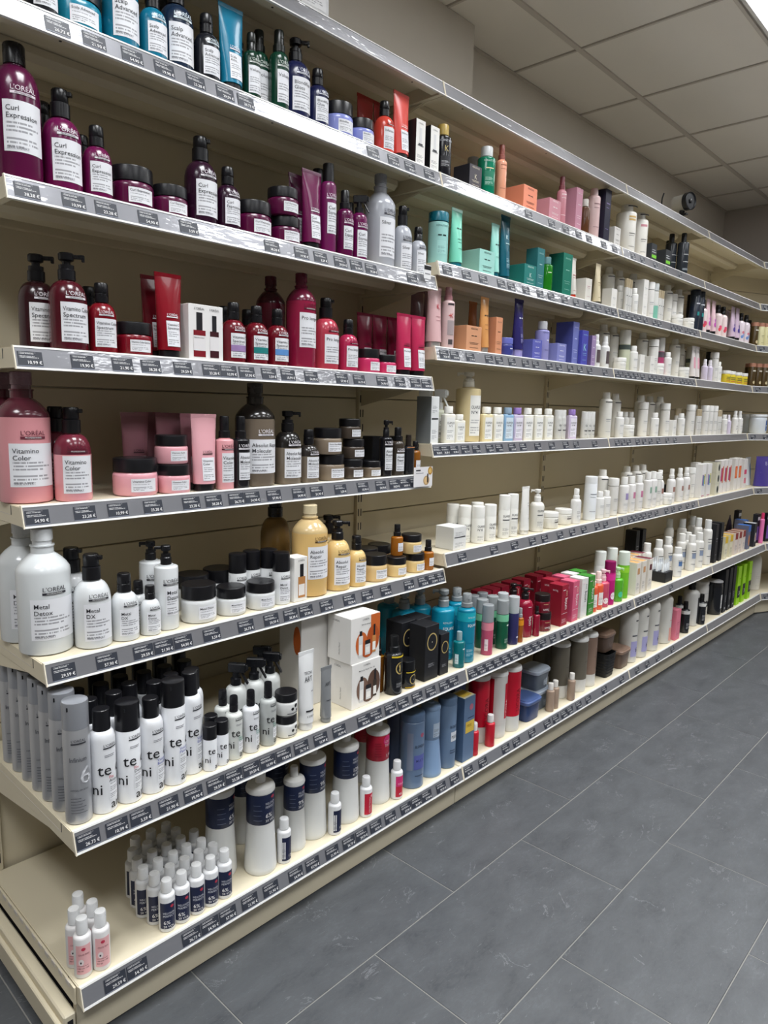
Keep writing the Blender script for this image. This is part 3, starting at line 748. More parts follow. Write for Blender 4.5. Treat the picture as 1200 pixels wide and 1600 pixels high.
SP('inftd', *TB, 'coral red tube with shade painted in', lambda: LOT('Inforcer', '#B03A38', brand='#F3C9C4'))  # same tube as the coral one, its red darkened for shade
SP('wbx', *BX, 'narrow white carton with black sides', lambda: box(42, 42, 128, '#ECEAE6', [('T', "L'ORÉAL", 0, 115, 4, '#2b2b30', 'c'), ('R', -5, 5, 62, 105, '#D9D9DA'), ('R', -9, 9, 58, 62, '#33343a'), ('R', -13, 13, 55, 57, '#55565c'), ('L', -18, 18, 6, 48, '#ECEAE6')], side='#191A1E'))
SP('kgold', *BT, 'black bottle with shiny gold cap', lambda: bottle(158, 56, '#15151C', 'mid', '#B59A4E', 'square', [('T', 'KÉRASTASE', 0, 104, 6, '#C9CBD2', 'c', 0, 44), ('T', 'K', 0, 76, 16, '#C9B77A', 'c'), ('L', -18, 18, 30, 62, '#15151C', '#D6D6DA')]))
SP('kblk', *BX, 'charcoal cube carton with pale letter', lambda: KBOX(66, 66, 72, '#4A474E', '#D7CDB8', '#2A2A34', True))
SP('kgrn', *BT, 'emerald green bottle with silver cap', lambda: bottle(158, 62, '#0E7A5C', 'mid', '#C9CBCC', 'square', [('T', 'KÉRASTASE', 0, 106, 6, '#CFE6DC', 'c', 0, 46), ('R', -14, 14, 84, 87, '#E7E0B0'), ('L', -18, 18, 30, 76, '#0E7A5C', '#CFE6DC')], rough=.12))
SP('kgry', *BT, 'grey capped bottle with shade in its colours', lambda: bottle(158, 62, '#24564A', 'mid', '#8D8C8A', 'square'))  # copy of the emerald bottle, body and cap colours carry the shade
SP('kpsp', *SB, 'slim peach spray bottle with brown cap', lambda: bottle(182, 38, '#E9A283', 'mist', '#8E4B40', 'tall', PL(38, 150, '#A8654C'), fr=(.66, .72)))
SP('kpks', *SB, 'slim rose pink spray bottle', lambda: bottle(182, 38, '#D08C98', 'mist', '#7E4048', 'tall', PL(38, 150, '#F3DDE0'), fr=(.66, .72)))
SP('kpbx', *BX, 'coral peach cube carton', lambda: KBOX(90, 84, 82, '#EE9273', '#7A4030'))
SP('kkbx', *BX, 'rose pink cube carton', lambda: KBOX(84, 84, 76, '#CF909D', '#F4E9EA'))
SP('kktl', *BX, 'tall mauve pink carton', lambda: KBOX(50, 50, 158, '#C48A9E', '#F2E4E8'))
SP('kamb', *BT, 'brown oil bottle with silver cap', lambda: bottle(140, 44, '#6E4529', 'mid', '#D0CCC4', 'square', trans=.3))
SP('kpal', *BT, 'pale pink tall bottle', lambda: bottle(200, 54, '#E3C3C2', 'none', '#E3C3C2', 'tall', PL(54, 180, '#9A7478')))
SP('knvt', *BX, 'tall midnight blue carton', lambda: box(50, 50, 208, '#15142E', PL(50, 200, '#7A6A98')))
SP('wsq', *BX, 'small pearl white carton', lambda: KBOX(58, 50, 78, '#D9D6D2', '#8d8a86'))
SP('wbig', *BT, 'large white bottle with thin dark band', lambda: bottle(210, 88, '#E6E3DC', 'none', '#E6E3DC', 'tall', [('R', -30, 30, 196, 201, '#303036'), ('R', -22, 14, 150, 158, '#C9A869'), ('R', -22, 14, 138, 146, '#C9A869')] + PL(60, 110)))
SP('wbigr', *BT, 'large white bottle with rose print', lambda: bottle(205, 74, '#E6E3DC', 'none', '#E6E3DC', 'tall', [('R', -26, 26, 190, 195, '#303036'), ('R', -20, 14, 140, 150, '#C98A94')] + PL(50, 110)))
SP('men1', *BX, 'charcoal carton with green stripe', lambda: box(58, 50, 80, '#33363A', [('R', -24, 26, 16, 30, '#7CCB3F'), ('R', -24, 20, 40, 44, '#B9BBBE'), ('R', -24, 12, 50, 53, '#B9BBBE')]))
SP('men2', *BT, 'black grooming bottle with black cap', lambda: bottle(190, 62, '#24272C', 'flip', '#101114', 'round', PL(62, 130, '#C9CCD0')))
SP('men3', *BT, 'slate grey bottle with grey label and square cap', lambda: bottle(205, 56, '#2C3138', 'screw', '#14161A', 'square', [('R', -18, 18, 96, 99, '#B9BBBE'), ('R', -18, 18, 60, 63, '#B9BBBE'), ('R', -18, 18, 20, 30, '#7d858c')]))
# plum curl series
SP('cu15', *BT, 'very large plum bottle with broad white label', lambda: bottle(250, 84, '#560D3A', 'screw', '#131317', 'round', lo_prints(250, 84, 'Curl/Expression', '#E8D8E4', z=(.20, .56), ha=.9, bz=.62), fr=(.62, .84)))
SP('cu5', *BT, 'plum pump bottle with white label', lambda: LO5('Curl/Expression', '#651046'))
SP('cu3', *BT, 'plum small bottle with flip cap', lambda: LO3('Curl/Expression', '#651046'))
SP('cuj5', *JR, 'wide plum jar with flat black lid', lambda: LOJ(86, 92, 'Curl Expression', '#560D3A'))
SP('cuj2', *JR, 'small plum jar with black lid', lambda: LOJ(68, 80, 'Curl Expression', '#560D3A'))
SP('cud5', *BT, 'almost black plum pump bottle', lambda: LO5('Curl/Expression', '#2A0C24'))
SP('cud3', *BT, 'almost black plum small bottle', lambda: LO3('Curl/Expression', '#2A0C24'))
SP('cut', *TB, 'plum tube with crimped top', lambda: LOT('Curl/Expression', '#681148', h=200))
SP('cum', *CN, 'tall plum mousse can with black cap', lambda: can(230, 44, '#6A1150', 'dome', '#131317', lo_prints(230, 44, 'Curl/Expression', '#E8D8E4', z=(.22, .56)), cap_frac=.2))
SP('cus', *SB, 'plum mist bottle with black nozzle', lambda: bottle(178, 48, '#5A0F42', 'mist', '#131317', 'slim', lo_prints(178, 48, 'Curl/Expression', '#E8D8E4', z=(.12, .46))))
SP('cutr', *SB, 'plum trigger spray bottle', lambda: bottle(178, 48, '#64104A', 'trigger', '#131317', 'slim', lo_prints(178, 48, 'Curl/Expression', '#E8D8E4', z=(.06, .46))))
SP('si15', *BT, 'very large silver grey bottle', lambda: bottle(262, 90, '#AEB1B9', 'neck', '#9EA2A9', 'litre', lo_prints(262, 90, 'Silver', '#3a3a44', z=(.10, .52), ha=.8, bz=.565)))
SP('si5', *BT, 'silver grey bottle with black pump', lambda: bottle(190, 60, '#B2B5BD', 'lock', '#131317', 'round', lo_prints(190, 60, 'Silver', '#3a3a44', z=(.05, .42)), fr=(.5, .70)))
SP('si3', *BT, 'silver grey small bottle with black cap', lambda: bottle(143, 52, '#B2B5BD', 'flip', '#131317', 'round', lo_prints(143, 52, 'Silver', '#3a3a44', z=(.05, .5))))
# red spectrum and pro longer series
SP('vs5d', *BT, 'wine dark pump bottle with swan neck', lambda: LO5('Vitamino Color/Spectrum', '#2E0A14', capk='pump'))
SP('vs5', *BT, 'wine red pump bottle', lambda: LO5('Vitamino Color/Spectrum', '#4A0B1A', capk='pump'))
SP('vs3', *BT, 'crimson small bottle with black cap', lambda: LO3('Vitamino Color/Spectrum', '#760D1C'))
SP('vsj', *JR, 'low crimson jar with black lid', lambda: LOJ(72, 80, 'Vitamino Color Spectrum', '#7A0E20'))
SP('vst', *TB, 'crimson tube with black cap', lambda: LOT('Vitamino C/Spectrum', '#840D1E'))
SP('vstd', *TB, 'crimson tube coloured darker for shade', lambda: LOT('Vitamino C/Spectrum', '#6E0E1E'))  # back-row copy of the crimson tube, shade mixed into its colour
SP('vsbx', *BX, 'white carton picturing two red bottles', lambda: box(92, 46, 126, '#E9E7E6', [('R', -26, -10, 68, 108, '#1b1b20'), ('R', -34, -2, 8, 68, '#7E1020'), ('R', -34, -2, 22, 56, '#E6E3E4'), ('R', 16, 28, 68, 104, '#1b1b20'), ('R', 10, 34, 8, 68, '#3A0C16'), ('R', 10, 34, 24, 56, '#E6E3E4'), ('T', "L'ORÉAL", -18, 114, 5, '#2b2b30', 'c'), ('T', "L'ORÉAL", 22, 114, 5, '#2b2b30', 'c'), ('T', 'Vitamino Color', -33, 50, 3, '#2b2b30', 'l', 0, 30)]))
for k_, c_, n_ in (('p', '#9C7FB0', 'lilac'), ('t', '#1E7C7C', 'teal green'), ('b', '#5C8FCB', 'sky blue')):
    SP({'p':'vsp','t':'vst2','b':'vsb'}[k_], *BT, 'wine red bottle with %s label band' % n_, (lambda c: lambda: LO3('Vitamino C/Spectrum', '#6A0E1E', band=c))(c_))
SP('pr15', *BT, 'very large raspberry red bottle', lambda: bottle(248, 80, '#8A1A3C', 'neck', '#5A1028', 'litre', lo_prints(248, 80, 'Pro longer', '#5A1028', z=(.22, .58), ha=.85, bz=.63), top='#641230', fr=(.70, .84)))
SP('pr15d', *BT, 'very large raspberry bottle, shade in its colour', lambda: bottle(248, 80, '#6E1430', 'neck', '#4A0E22', 'litre', top='#4A0E22', fr=(.70, .84)))  # raspberry bottle again, body and neck colours lowered to imitate shade
SP('pr5', *BT, 'salmon red pump bottle', lambda: LO5('Pro longer', '#B23A4C', '#5A1028', 'lock'))
SP('pr3', *BT, 'raspberry pink small bottle', lambda: LO3('Pro longer', '#AE2850', '#5A1028'))
SP('prj', *JR, 'hot pink jar with black lid', lambda: LOJ(70, 72, 'Pro longer', '#CC3468'))
SP('prj2', *JR, 'little hot pink jar with black lid', lambda: LOJ(58, 66, 'Pro longer', '#CC3468'))
SP('prt', *TB, 'bright raspberry tube on black cap', lambda: LOT('Pro longer', '#B82C54', brand='#5A1028'))
SP('prtd', *TB, 'raspberry tube coloured darker for shade', lambda: LOT('Pro longer', '#8E1C40', brand='#5A1028'))  # raspberry tube for the back row, its colour holds the shade
# pink vitamino and brown molecular series
SP('vi15', *BT, 'very large pale pink bottle with dark shoulder', lambda: LO15('Vitamino/Color', '#D9949A', '#6A2A3A', top='#5E2A36', capc='#8A6A74'))
SP('vi5', *BT, 'pale pink pump bottle', lambda: LO5('Vitamino/Color', '#E09AA0', '#5A2030', top='#6A2434'))
SP('vij5', *JR, 'wide pale pink jar with black lid', lambda: LOJ(84, 98, 'Vitamino Color', '#E8A8B2'))
SP('vij2', *JR, 'small pale pink jar with black lid', lambda: LOJ(67, 76, 'Vitamino Color', '#E8A8B2'))
SP('vit', *TB, 'pale pink tube on black cap', lambda: LOT('Vitamino/Color', '#E4AAB2', brand='#3a2228', w=70, h=184))
SP('vitd', *TB, 'pale pink tube coloured darker for shade', lambda: LOT('Vitamino/Color', '#A8737E', brand='#3a2228', w=70, h=184))  # pale pink tube for the dark back row, shade painted into the pink
SP('vis', *SB, 'pale pink slim spray bottle with black top', lambda: bottle(180, 45, '#E3A2A8', 'mist', '#131317', 'tall', lo_prints(180, 45, 'Vitamino/Color', '#5A2030', z=(.10, .50), bz=.56), fr=(.66, .69)))
SP('mos', *SB, 'black slim spray bottle with white label', lambda: bottle(180, 45, '#17171C', 'mist', '#131317', 'tall', lo_prints(180, 45, 'Absolut R/Molecular', '#E8E4EA', z=(.12, .50), bz=.56), fr=(.66, .69)))
SP('mo15', *BT, 'very large brown bottle with black shoulder', lambda: LO15('Absolut Repair/Molecular', '#6E6255', '#E8E4EA', top='#221E1C', capc='#3A3734'))
SP('mo5', *BT, 'brown pump bottle with black shoulder', lambda: LO5('Absolut Repair/Molecular', '#766A5C', capk='pump', top='#1E1C1B'))
SP('mo3', *BT, 'brown small bottle with black cap', lambda: LO3('Absolut R/Molecular', '#766A5C', top='#2A2624'))
SP('moj5', *JR, 'wide brown jar with flat black lid', lambda: LOJ(74, 82, 'Absolut Repair Molecular', '#8A7B6A'))
SP('mojb', *JR, 'small dark brown jar with black lid', lambda: LOJ(58, 66, 'Absolut Repair Molecular', '#4A4038'))
SP('mojc', *JR, 'low brown jar with black lid', lambda: LOJ(50, 62, 'Absolut Repair', '#7A6C5C'))
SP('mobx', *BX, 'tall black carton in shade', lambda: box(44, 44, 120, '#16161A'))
SP('mopm', *BT, 'slim black serum bottle with pump', lambda: bottle(172, 42, '#14141A', 'pump', '#131317', 'tall', lo_prints(172, 42, 'Absolut/Repair', '#E8E4EA', z=(.12, .52), bz=.58), fr=(.66, .70)))
SP('mofl', *SB, 'dark brown mist bottle with square black cap', lambda: bottle(150, 44, '#3E362F', 'mist', '#131317', 'slim', lo_prints(150, 44, 'Absolut/Repair', '#E8E4EA', z=(.10, .46))))
SP('modr', *BT, 'small black dropper bottle with copper collar', lambda: bottle(126, 40, '#1A1C22', 'screw', '#2A2320', 'slim', [('R', -20, 20, 86, 89, '#B0754E')]))
SP('moam', *BT, 'amber oil bottle with black spray top', lambda: bottle(105, 36, '#A3641E', 'mist', '#131317', 'slim', [('L', -10, 12, 12, 44, '#E6E7EC')], trans=.35))
# white detox and yellow repair series
SP('de15', *BT, 'very large white bottle with broad white cap', lambda: LO15('Metal/Detox', '#D3D7D9', '#2b2b33', capc='#D9DCDE', h=254))
SP('de5', *BT, 'white bottle with black locked pump', lambda: LO5('Metal/DX', '#DADDDF', '#2b2b33'))
SP('de3', *BT, 'white small bottle with black cap', lambda: LO3('Metal/DX', '#DADDDF', '#2b2b33'))
SP('de1', *BT, 'mini white bottle with black cap', lambda: bottle(110, 44, '#DADDDF', 'flip', '#131317', 'round', lo_prints(110, 44, 'Metal/Detox', '#2b2b33')))
SP('delo', *BT, 'tall white cylinder bottle with black pump', lambda: bottle(192, 53, '#DADDDF', 'lotion', '#131317', 'tall', lo_prints(192, 53, 'Metal/Detox', '#2b2b33', z=(.18, .52), bz=.56, ha=.6), fr=(.74, .76)))
SP('dej', *JR, 'white jar with wide black lid', lambda: LOJ(88, 84, 'Metal Detox', '#DCDEDF'))
SP('dej2', *JR, 'lower white jar with black lid', lambda: LOJ(68, 74, 'Metal Detox', '#DCDEDF'))
SP('deca', *BT, 'white cylinder bottle with tall black cap', lambda: can(135, 46, '#DCDEDF', 'wide', '#131317', lo_prints(135, 46, 'Metal/Detox', '#2b2b33', z=(.06, .46), bz=.52), cap_frac=.36))
SP('debx', *BX, 'white carton picturing an amber serum bottle', lambda: box(44, 44, 118, '#E6E4E0', [('R', -3, 9, 66, 100, '#1b1b20'), ('R', -9, 15, 10, 66, '#B9814A'), ('R', -7, 13, 16, 46, '#EDE8E2'), ('T', "L'ORÉAL", 2, 108, 4, '#2b2b30', 'c')]))
SP('ye15', *BT, 'very large cream yellow bottle', lambda: bottle(246, 98, '#D9B473', 'neck', '#D8C9A6', 'litre', lo_prints(246, 98, 'Absolut/Repair', '#5A4320', z=(.20, .56), ha=.85, bz=.62), top='#CDB382', fr=(.70, .84)))
SP('ye15d', *BT, 'yellow bottle, black pump, shade in its colour', lambda: bottle(250, 84, '#8A6C3C', 'lock', '#131317', 'round', fr=(.56, .78)))  # yellow of the series browned to imitate shade behind the front row
SP('ye5', *BT, 'cream yellow pump bottle', lambda: LO5('Absolut/Repair', '#DDBE80', '#5A4320', 'pump'))
SP('ye3', *BT, 'cream yellow small bottle', lambda: LO3('Absolut/Repair', '#DDBE80', '#5A4320'))
SP('yej', *JR, 'cream yellow jar with wide black lid', lambda: LOJ(78, 76, 'Absolut Repair', '#DFC08A'))
SP('yej2', *JR, 'small cream yellow jar with black lid', lambda: LOJ(60, 66, 'Absolut Repair', '#E2C68C'))
SP('yeam', *SB, 'little amber oil spray with black top', lambda: bottle(96, 38, '#B8701F', 'mist', '#131317', 'slim', [('L', -11, 13, 14, 40, '#E6E7EC')], trans=.35, fr=(.55, .62)))
# styling shelf
SP('inf', *CN, 'tall silver hairspray can', lambda: can(248, 50, '#B9BBC0', 'wide', '#9EA1A8', [('T', "L'ORÉAL", 4, 170, 5, '#3a3b42', 'c'), ('R', -10, 18, 165, 168, '#3a3b42'), ('T', 'Infinium', -14, 130, 9, '#45464e', 'l', 0, 32), ('T', '6', 3, 84, 34, '#C9CBD0', 'l'), ('T', 'HYPOALLERGENIC', -14, 70, 3.4, '#4a4b52', 'l', 0, 34) ] + [('R', -14, 16-(i*7)%12, 24+i*6, 25.4+i*6, '#6a6b72') for i in range(6)], metal=.7, rough=.4, cap_frac=.22))
for k_, t_, c_, hh, ck, cf in (('a', 'Fix/Anti-frizz', '#C8324A', 214, 'dome', .20), ('b', 'Fix/Design', '#C8324A', 214, 'wide', .27), ('c', 'Volume/Rootlift', '#4450A8', 206, 'dome', .20), ('d', 'Volume/Panache', '#4450A8', 232, 'mid', .24), ('e', 'Volume/Extra', '#4450A8', 232, 'dome', .22)):
    SP('tc'+k_, *CN, {'a': 'white can with round black cap and red wording', 'b': 'white can with wide black spray cap', 'c': 'white dome shouldered can with blue wording', 'd': 'white mousse can with large black cap', 'e': 'slim white can with domed black cap'}[k_],
       (lambda t, c, h, ck, cf: lambda: can(h, 50, '#E4E6EA', 'wide' if ck in ('wide', 'mid') else 'dome', '#141418', TEC(h, 50, t, c), cap_frac=cf))(t_, c_, hh, ck, cf))
SP('tcx', *CN, 'white can with black cap', lambda: can(218, 50, '#DDDFE3', 'dome', '#141418', cap_frac=.22))
SP('tcs', *CN, 'travel size white can with black cap', lambda: can(106, 32, '#E4E6EA', 'wide', '#141418', TEC(106, 32, '/', '#2b2b33', small=True), cap_frac=.3))
SP('fl', *BT, 'frosted bottle with black cap and green wording', lambda: bottle(150, 40, '#D3D6D2', 'flip', '#141418', 'tall', TEC(150, 40, 'Flex/Waves', '#2E8C7C'), fr=(.68, .74)))
SP('flw', *BT, 'white bottle with black cap and green wording', lambda: bottle(150, 40, '#E4E6EA', 'flip', '#141418', 'tall', TEC(150, 40, 'Flex/Wonder', '#2E8C7C'), fr=(.68, .74)))
SP('flg', *BT, 'grey clear bottle with black cap and wording', lambda: bottle(156, 40, '#B4B8B6', 'flip', '#141418', 'tall', TEC(156, 40, 'Fix/Gel', '#2E8C7C'), fr=(.68, .74)))
SP('pst', *JR, 'white paste jar with black marks', lambda: jar(56, 58, '#E2E3E2', '#141418', [('E', -6, 2, 14, 22, '#1a1a1e'), ('E', 4, 14, 20, 30, '#1a1a1e'), ('E', 10, 16, 10, 16, '#1a1a1e'), ('R', -16, 16, 6, 8, '#55565c')]))
SP('trb', *SB, 'clear bottle with big glossy black trigger', lambda: bottle(200, 52, '#C6C9C7', 'trigger', '#0F1014', 'slim', TEC(200, 52, '/', '#2b2b33', small=True)))
SP('artt', *TB, 'white styling tube with bold black wording', lambda: tube(206, 50, 40, '#E2E3E4', '#D9DADB', [('T', 'TECNI', 0, 146, 8, '#26262c', 'c', 0, 24), ('T', 'ART', 0, 128, 13, '#26262c', 'c', 0, 24), ('R', -12, 14, 50, 54, '#26262c'), ('T', "L'ORÉAL", 2, 36, 4.5, '#26262c', 'c'), ('R', 6, 16, 100, 103, '#9a9aa0')], hc=20))
SP('artg', *TB, 'small silver grey tube with dark wording', lambda: tube(150, 36, 30, '#8E9194', '#84878A', [('T', 'ART', 0, 100, 9, '#26262c', 'c', 0, 18), ('R', -8, 8, 60, 62, '#33343a')], hc=14, metal=.3))
for k_, y_ in (('o', 0), ('m', 1)):
    c1, c2 = ('#C9652C', '#B4521F') if not y_ else ('#7A5E50', '#5E4438')
    SP('gb'+k_, *BX, ('white gift box printed with orange swirl', 'white gift box printed with brown rings')[y_],
       (lambda c1, c2, y: lambda: box(112, 92, 128, '#E8E6E3', ([('R', 20, 56, 60, 127, c1)] if not y else []) + [('E', -38, 8, 16, 84, c1), ('E', 4, 54, 20, 96, c2, .00095), ('E', -18, 34, 8, 60, c2, .0010),
        ('R', -27, -11, 14, 74, '#DADADA'), ('R', -24, -14, 74, 88, '#1b1b20'), ('R', -25, -13, 20, 50, '#F2F0EC'), ('R', -2, 18, 16, 46, '#DADADA'), ('R', -2, 18, 46, 58, '#1b1b20'), ('R', 0, 16, 22, 38, '#F2F0EC'),
        ('R', 26, 40, 18, 66, '#C98A4E' if not y else '#3A302A'), ('R', 30, 37, 66, 98, '#1b1b20'), ('R', 27, 39, 24, 48, '#F2F0EC'), ('T', "L'ORÉAL", 0, 116, 5, '#2b2b30', 'c'), ('T', ('Anti-breakage' if not y else 'Molecular Repair Hair Kit'), 0, 103, 4.4, '#2b2b30', 'c', 0, 62),
        ('<T', 'Absolut Repair', 4, 20, 4, '#55565c', 'l', 90), ('<T', "L'ORÉAL", -10, 112, 5, '#2b2b30', 'c')]))(c1, c2, y_))
SP('gbx', *BX, 'white gift box with orange corner', lambda: box(112, 92, 256, '#D9D7D4', [('<E', 14, 44, 150, 230, '#C9652C'), ('<T', "L'ORÉAL", -10, 240, 5, '#2b2b30', 'c')]))
SP('oamb', *BT, 'amber brown oil bottle', lambda: bottle(160, 46, '#7A4A16', 'mist', '#1A1512', 'tall', [('R', -23, 23, 108, 112, '#C9962E')], trans=.3, fr=(.62, .68)))
SP('ogb', *BT, 'black bottle with yellow neck ring and gold crescent', lambda: bottle(172, 52, '#14161B', 'mist', '#101114', 'tall', [('R', -27, 27, 112, 117, '#E0C22E'), ('E', -15, 15, 62, 98, '#C9B06A'), ('E', -11, 15, 64, 97, '#14161B', .0011), ('L', -14, 14, 22, 46, '#14161B', '#C9C9CC')], fr=(.66, .72)))
SP('ogj', *JR, 'squat black jar with yellow ring and gold circle', lambda: jar(82, 52, '#14161B', '#101114', [('R', -24, 24, 48, 51, '#E0C22E'), ('E', -13, 13, 12, 42, '#C9B06A'), ('E', -10.5, 10.5, 14.5, 39.5, '#14161B', .0012), ('E', -1, 1, 26, 28, '#E8DFC0', .0014), ('R', -26, 26, 2, 5, '#C9A227')], lf=.36))
SP('obx', *BX, 'tall black carton with gold ring', lambda: box(64, 64, 172, '#17181D', [('E', -24, 24, 92, 148, '#BBA468'), ('E', -20, 20, 96, 144, '#17181D', .0012), ('E', -1.5, 1.5, 118, 121, '#E8DFC0', .0014), ('L', -18, 18, 40, 62, '#17181D', '#B9B9BE')]))
SP('obxs', *BX, 'shorter black carton with gold ring', lambda: box(42, 60, 132, '#17181D', [('E', -17, 17, 68, 108, '#BBA468'), ('E', -14, 14, 71, 105, '#17181D', .0012), ('L', -14, 14, 24, 40, '#17181D', '#B9B9BE')]))
SP('rvp', *BT, 'turquoise blue pump bottle', lambda: bottle(232, 78, '#1288A6', 'lotion', '#8B9092', 'square', [('T', 'REVLON', -14, 126, 6, '#CFEAF0', 'l'), ('T', 'EQUAVE', -14, 104, 10, '#F0F8FA', 'l', 0, 42), ('L', -16, 24, 20, 64, '#1288A6', '#D6EDF2')], fr=(.70, .75)))
SP('rvs', *SB, 'turquoise spray bottle with grey nozzle', lambda: bottle(226, 60, '#0E7F9C', 'mist', '#8B9092', 'square', [('T', 'REVLON', -6, 150, 5, '#CFEAF0', 'l'), ('T', 'EQUAVE', -6, 122, 8, '#F0F8FA', 'l', 0, 36), ('R', -94, 94, 138, 168, '#19A9BC'), ('L', -10, 22, 20, 64, '#0E7F9C', '#D6EDF2')], fr=(.76, .80)))
SP('rvm', *SB, 'small turquoise clear spray bottle', lambda: bottle(116, 38, '#0F7E86', 'screw', '#8FA5AA', 'square', [('L', -22, -10, 14, 46, '#D6EDF2'), ('R', 4, 14, 60, 64, '#D6EDF2')], trans=.3, fr=(.70, .75)))
SP('tpk', *SB, 'pink two phase spray with grey cap', lambda: can(172, 40, '#B04B66', 'wide', '#8F9498', [('R', -62, 62, 86, 112, '#E58A9A'), ('L', -18, -6, 16, 56, '#E9D6DA')], cap_frac=.34))
SP('tgn', *SB, 'dark green spray with mint band', lambda: can(172, 42, '#0D5138', 'wide', '#93989A', [('R', -65, 65, 98, 122, '#7BC9A0'), ('R', 4, 16, 82, 87, '#E0E8E2'), ('L', -4, 18, 20, 50, '#0D5138', '#D6E6DC')], cap_frac=.28))
SP('tnv', *SB, 'indigo spray with pale grey cap', lambda: can(172, 40, '#2C2A58', 'wide', '#B6BABD', [('R', 4, 16, 24, 30, '#CFCFE0')], cap_frac=.34))
SP('tor', *SB, 'slim amber and orange spray bottle', lambda: bottle(124, 26, '#9A5412', 'mist', '#9CA0A2', 'tall', [('R', -40, 40, 62, 82, '#E2921E')], fr=(.68, .72)))
SP('unb', *BT, 'dark red rounded bottle with black pump', lambda: bottle(180, 62, '#8E1230', 'pump', '#1C1416', 'round', [('T', 'uniq', 8, 44, 14, '#F2E6E8', 'l', 90), ('R', -6, 8, 112, 115, '#E0B8C0')], fr=(.62, .76)))
SP('unj', *JR, 'dark red jar with black lid', lambda: jar(70, 60, '#741426', '#1C1416', [('T', 'uniq', 0, 12, 9, '#F2E6E8', 'c', 0, 30), ('R', -10, 10, 34, 36, '#C9A27A')]))
SP('ung', *SB, 'tiny dark red spray bottle', lambda: bottle(112, 26, '#8E1230', 'mist', '#1C1416', 'tall', fr=(.66, .72)))
for k_, c_, s_, n_ in (('r', '#9A1832', '#8A1228', 'dark red'), ('p', '#D4607E', '#C24A6C', 'pink'), ('w', '#E4E3E0', '#DAD8D4', 'white'), ('g', '#3E8C34', '#357A2C', 'green')):
    SP({'r':'unr','p':'unp','w':'unw','g':'ungr'}[k_], *BX, 'tall %s carton with upright white wording' % n_, (lambda k, c, s: lambda: box(50, 58, 162, c, [('T', 'uniq', 14, 62, 19, '#F4EEEE' if k != 'w' else '#26262c', 'l', 90), ('T', 'one', 14, 116, 10, '#E7D9B8' if k != 'w' else '#26262c', 'l', 90), ('R', -18, 2, 140, 143, '#E9D5DA'), ('R', -22, 22, 48, 49.5, '#E9D5DA'), ('L', -20, 20, 10, 40, c, '#F0E4E6'), ('<T', 'uniq', 0, 136, 9, '#EBD4DA' if k != 'w' else '#26262c', 'c')], side=s))(k_, c_, s_))
SP('fko', *SB, 'orange coral spray bottle with white label', lambda: bottle(160, 46, '#E5603E', 'mist', '#F1D8D2', 'tall', [('L', -12, 14, 20, 74, '#F2ECE8')], fr=(.62, .68)))
SP('fkp', *BT, 'rose bottle with pale pump', lambda: bottle(160, 56, '#C6506A', 'pump', '#F0C8CE', 'square', [('E', -12, 14, 16, 42, '#F2E4E6')], fr=(.62, .68)))
SP('fkm', *BT, 'magenta bottle with clear crown cap', lambda: can(190, 48, '#B01A6E', 'wide', '#8A1458', [('R', -74, 74, 108, 136, '#E0369A'), ('E', -10, 14, 24, 56, '#F2E4EC')], cap_frac=.25))
SP('fkg', *BT, 'lime green bottle with pump', lambda: bottle(150, 54, '#58AE2E', 'pump', '#BFE6B0', 'square', [('E', -12, 12, 20, 46, '#4FC79A')], fr=(.62, .68)))
SP('fkl', *CN, 'lime green can with frosted cap', lambda: can(210, 50, '#6FB52A', 'wide', '#D9E2D6', [('R', -77, 77, 118, 142, '#9BD83A')], cap_frac=.28))
SP('wcap', *CN, 'white frosted cap can', lambda: can(210, 50, '#DDE0DC', 'wide', '#E4E8E4', cap_frac=.3))
SP('clr', *BX, 'ivory hair colour carton with shade square', lambda: box(44, 74, 150, '#E4DED4', [('R', -12, 12, 96, 124, '#C9986A'), ('L', -16, 16, 20, 80, '#E4DED4')], top='#D8A86C'))
SP('clr2', *BX, 'ivory hair colour carton with wine shade square', lambda: box(44, 74, 150, '#E4DED4', [('R', -12, 12, 96, 124, '#5A1E2A'), ('L', -16, 16, 20, 80, '#E4DED4')], top='#6E2A3A'))
SP('tray', 'display_tray', 'tray', 'black display tray filled with clear ampoules', lambda: [('body', MB().box(-.045, .045, -.05, .05, 0, .05, plastic('#15161A', .5), .002).mesh('body', smooth=False), None)] + [('ampoule', MB().lathe([(.006, .045), (.006, .085), (.003, .09), (.003, .11)], plastic('#DFE3E6', .2), 10, c=(-.033+.022*(i % 4), -.03+.03*(i//4))).mesh('ampoule'), None) for i in range(12)])
SP('wc1', *CN, 'white aerosol can with rounded shoulder', lambda: can(190, 50, '#E3E1DC', 'dome', '#E9E8E4', [('R', -12, 14, 66, 96, '#8E9BB4')] + PL(50, 140), cap_frac=.22))
SP('wc2', *CN, 'tall white aerosol can', lambda: can(250, 50, '#E3E1DC', 'dome', '#D9DAD8', [('R', -12, 14, 86, 116, '#A9AEB8')] + PL(50, 190), cap_frac=.2))
SP('wc3', *CN, 'short white aerosol can with blue square', lambda: can(150, 50, '#E6E5E2', 'dome', '#E9E8E4', [('R', -12, 14, 56, 80, '#5B7FB4')] + PL(50, 110), cap_frac=.22))
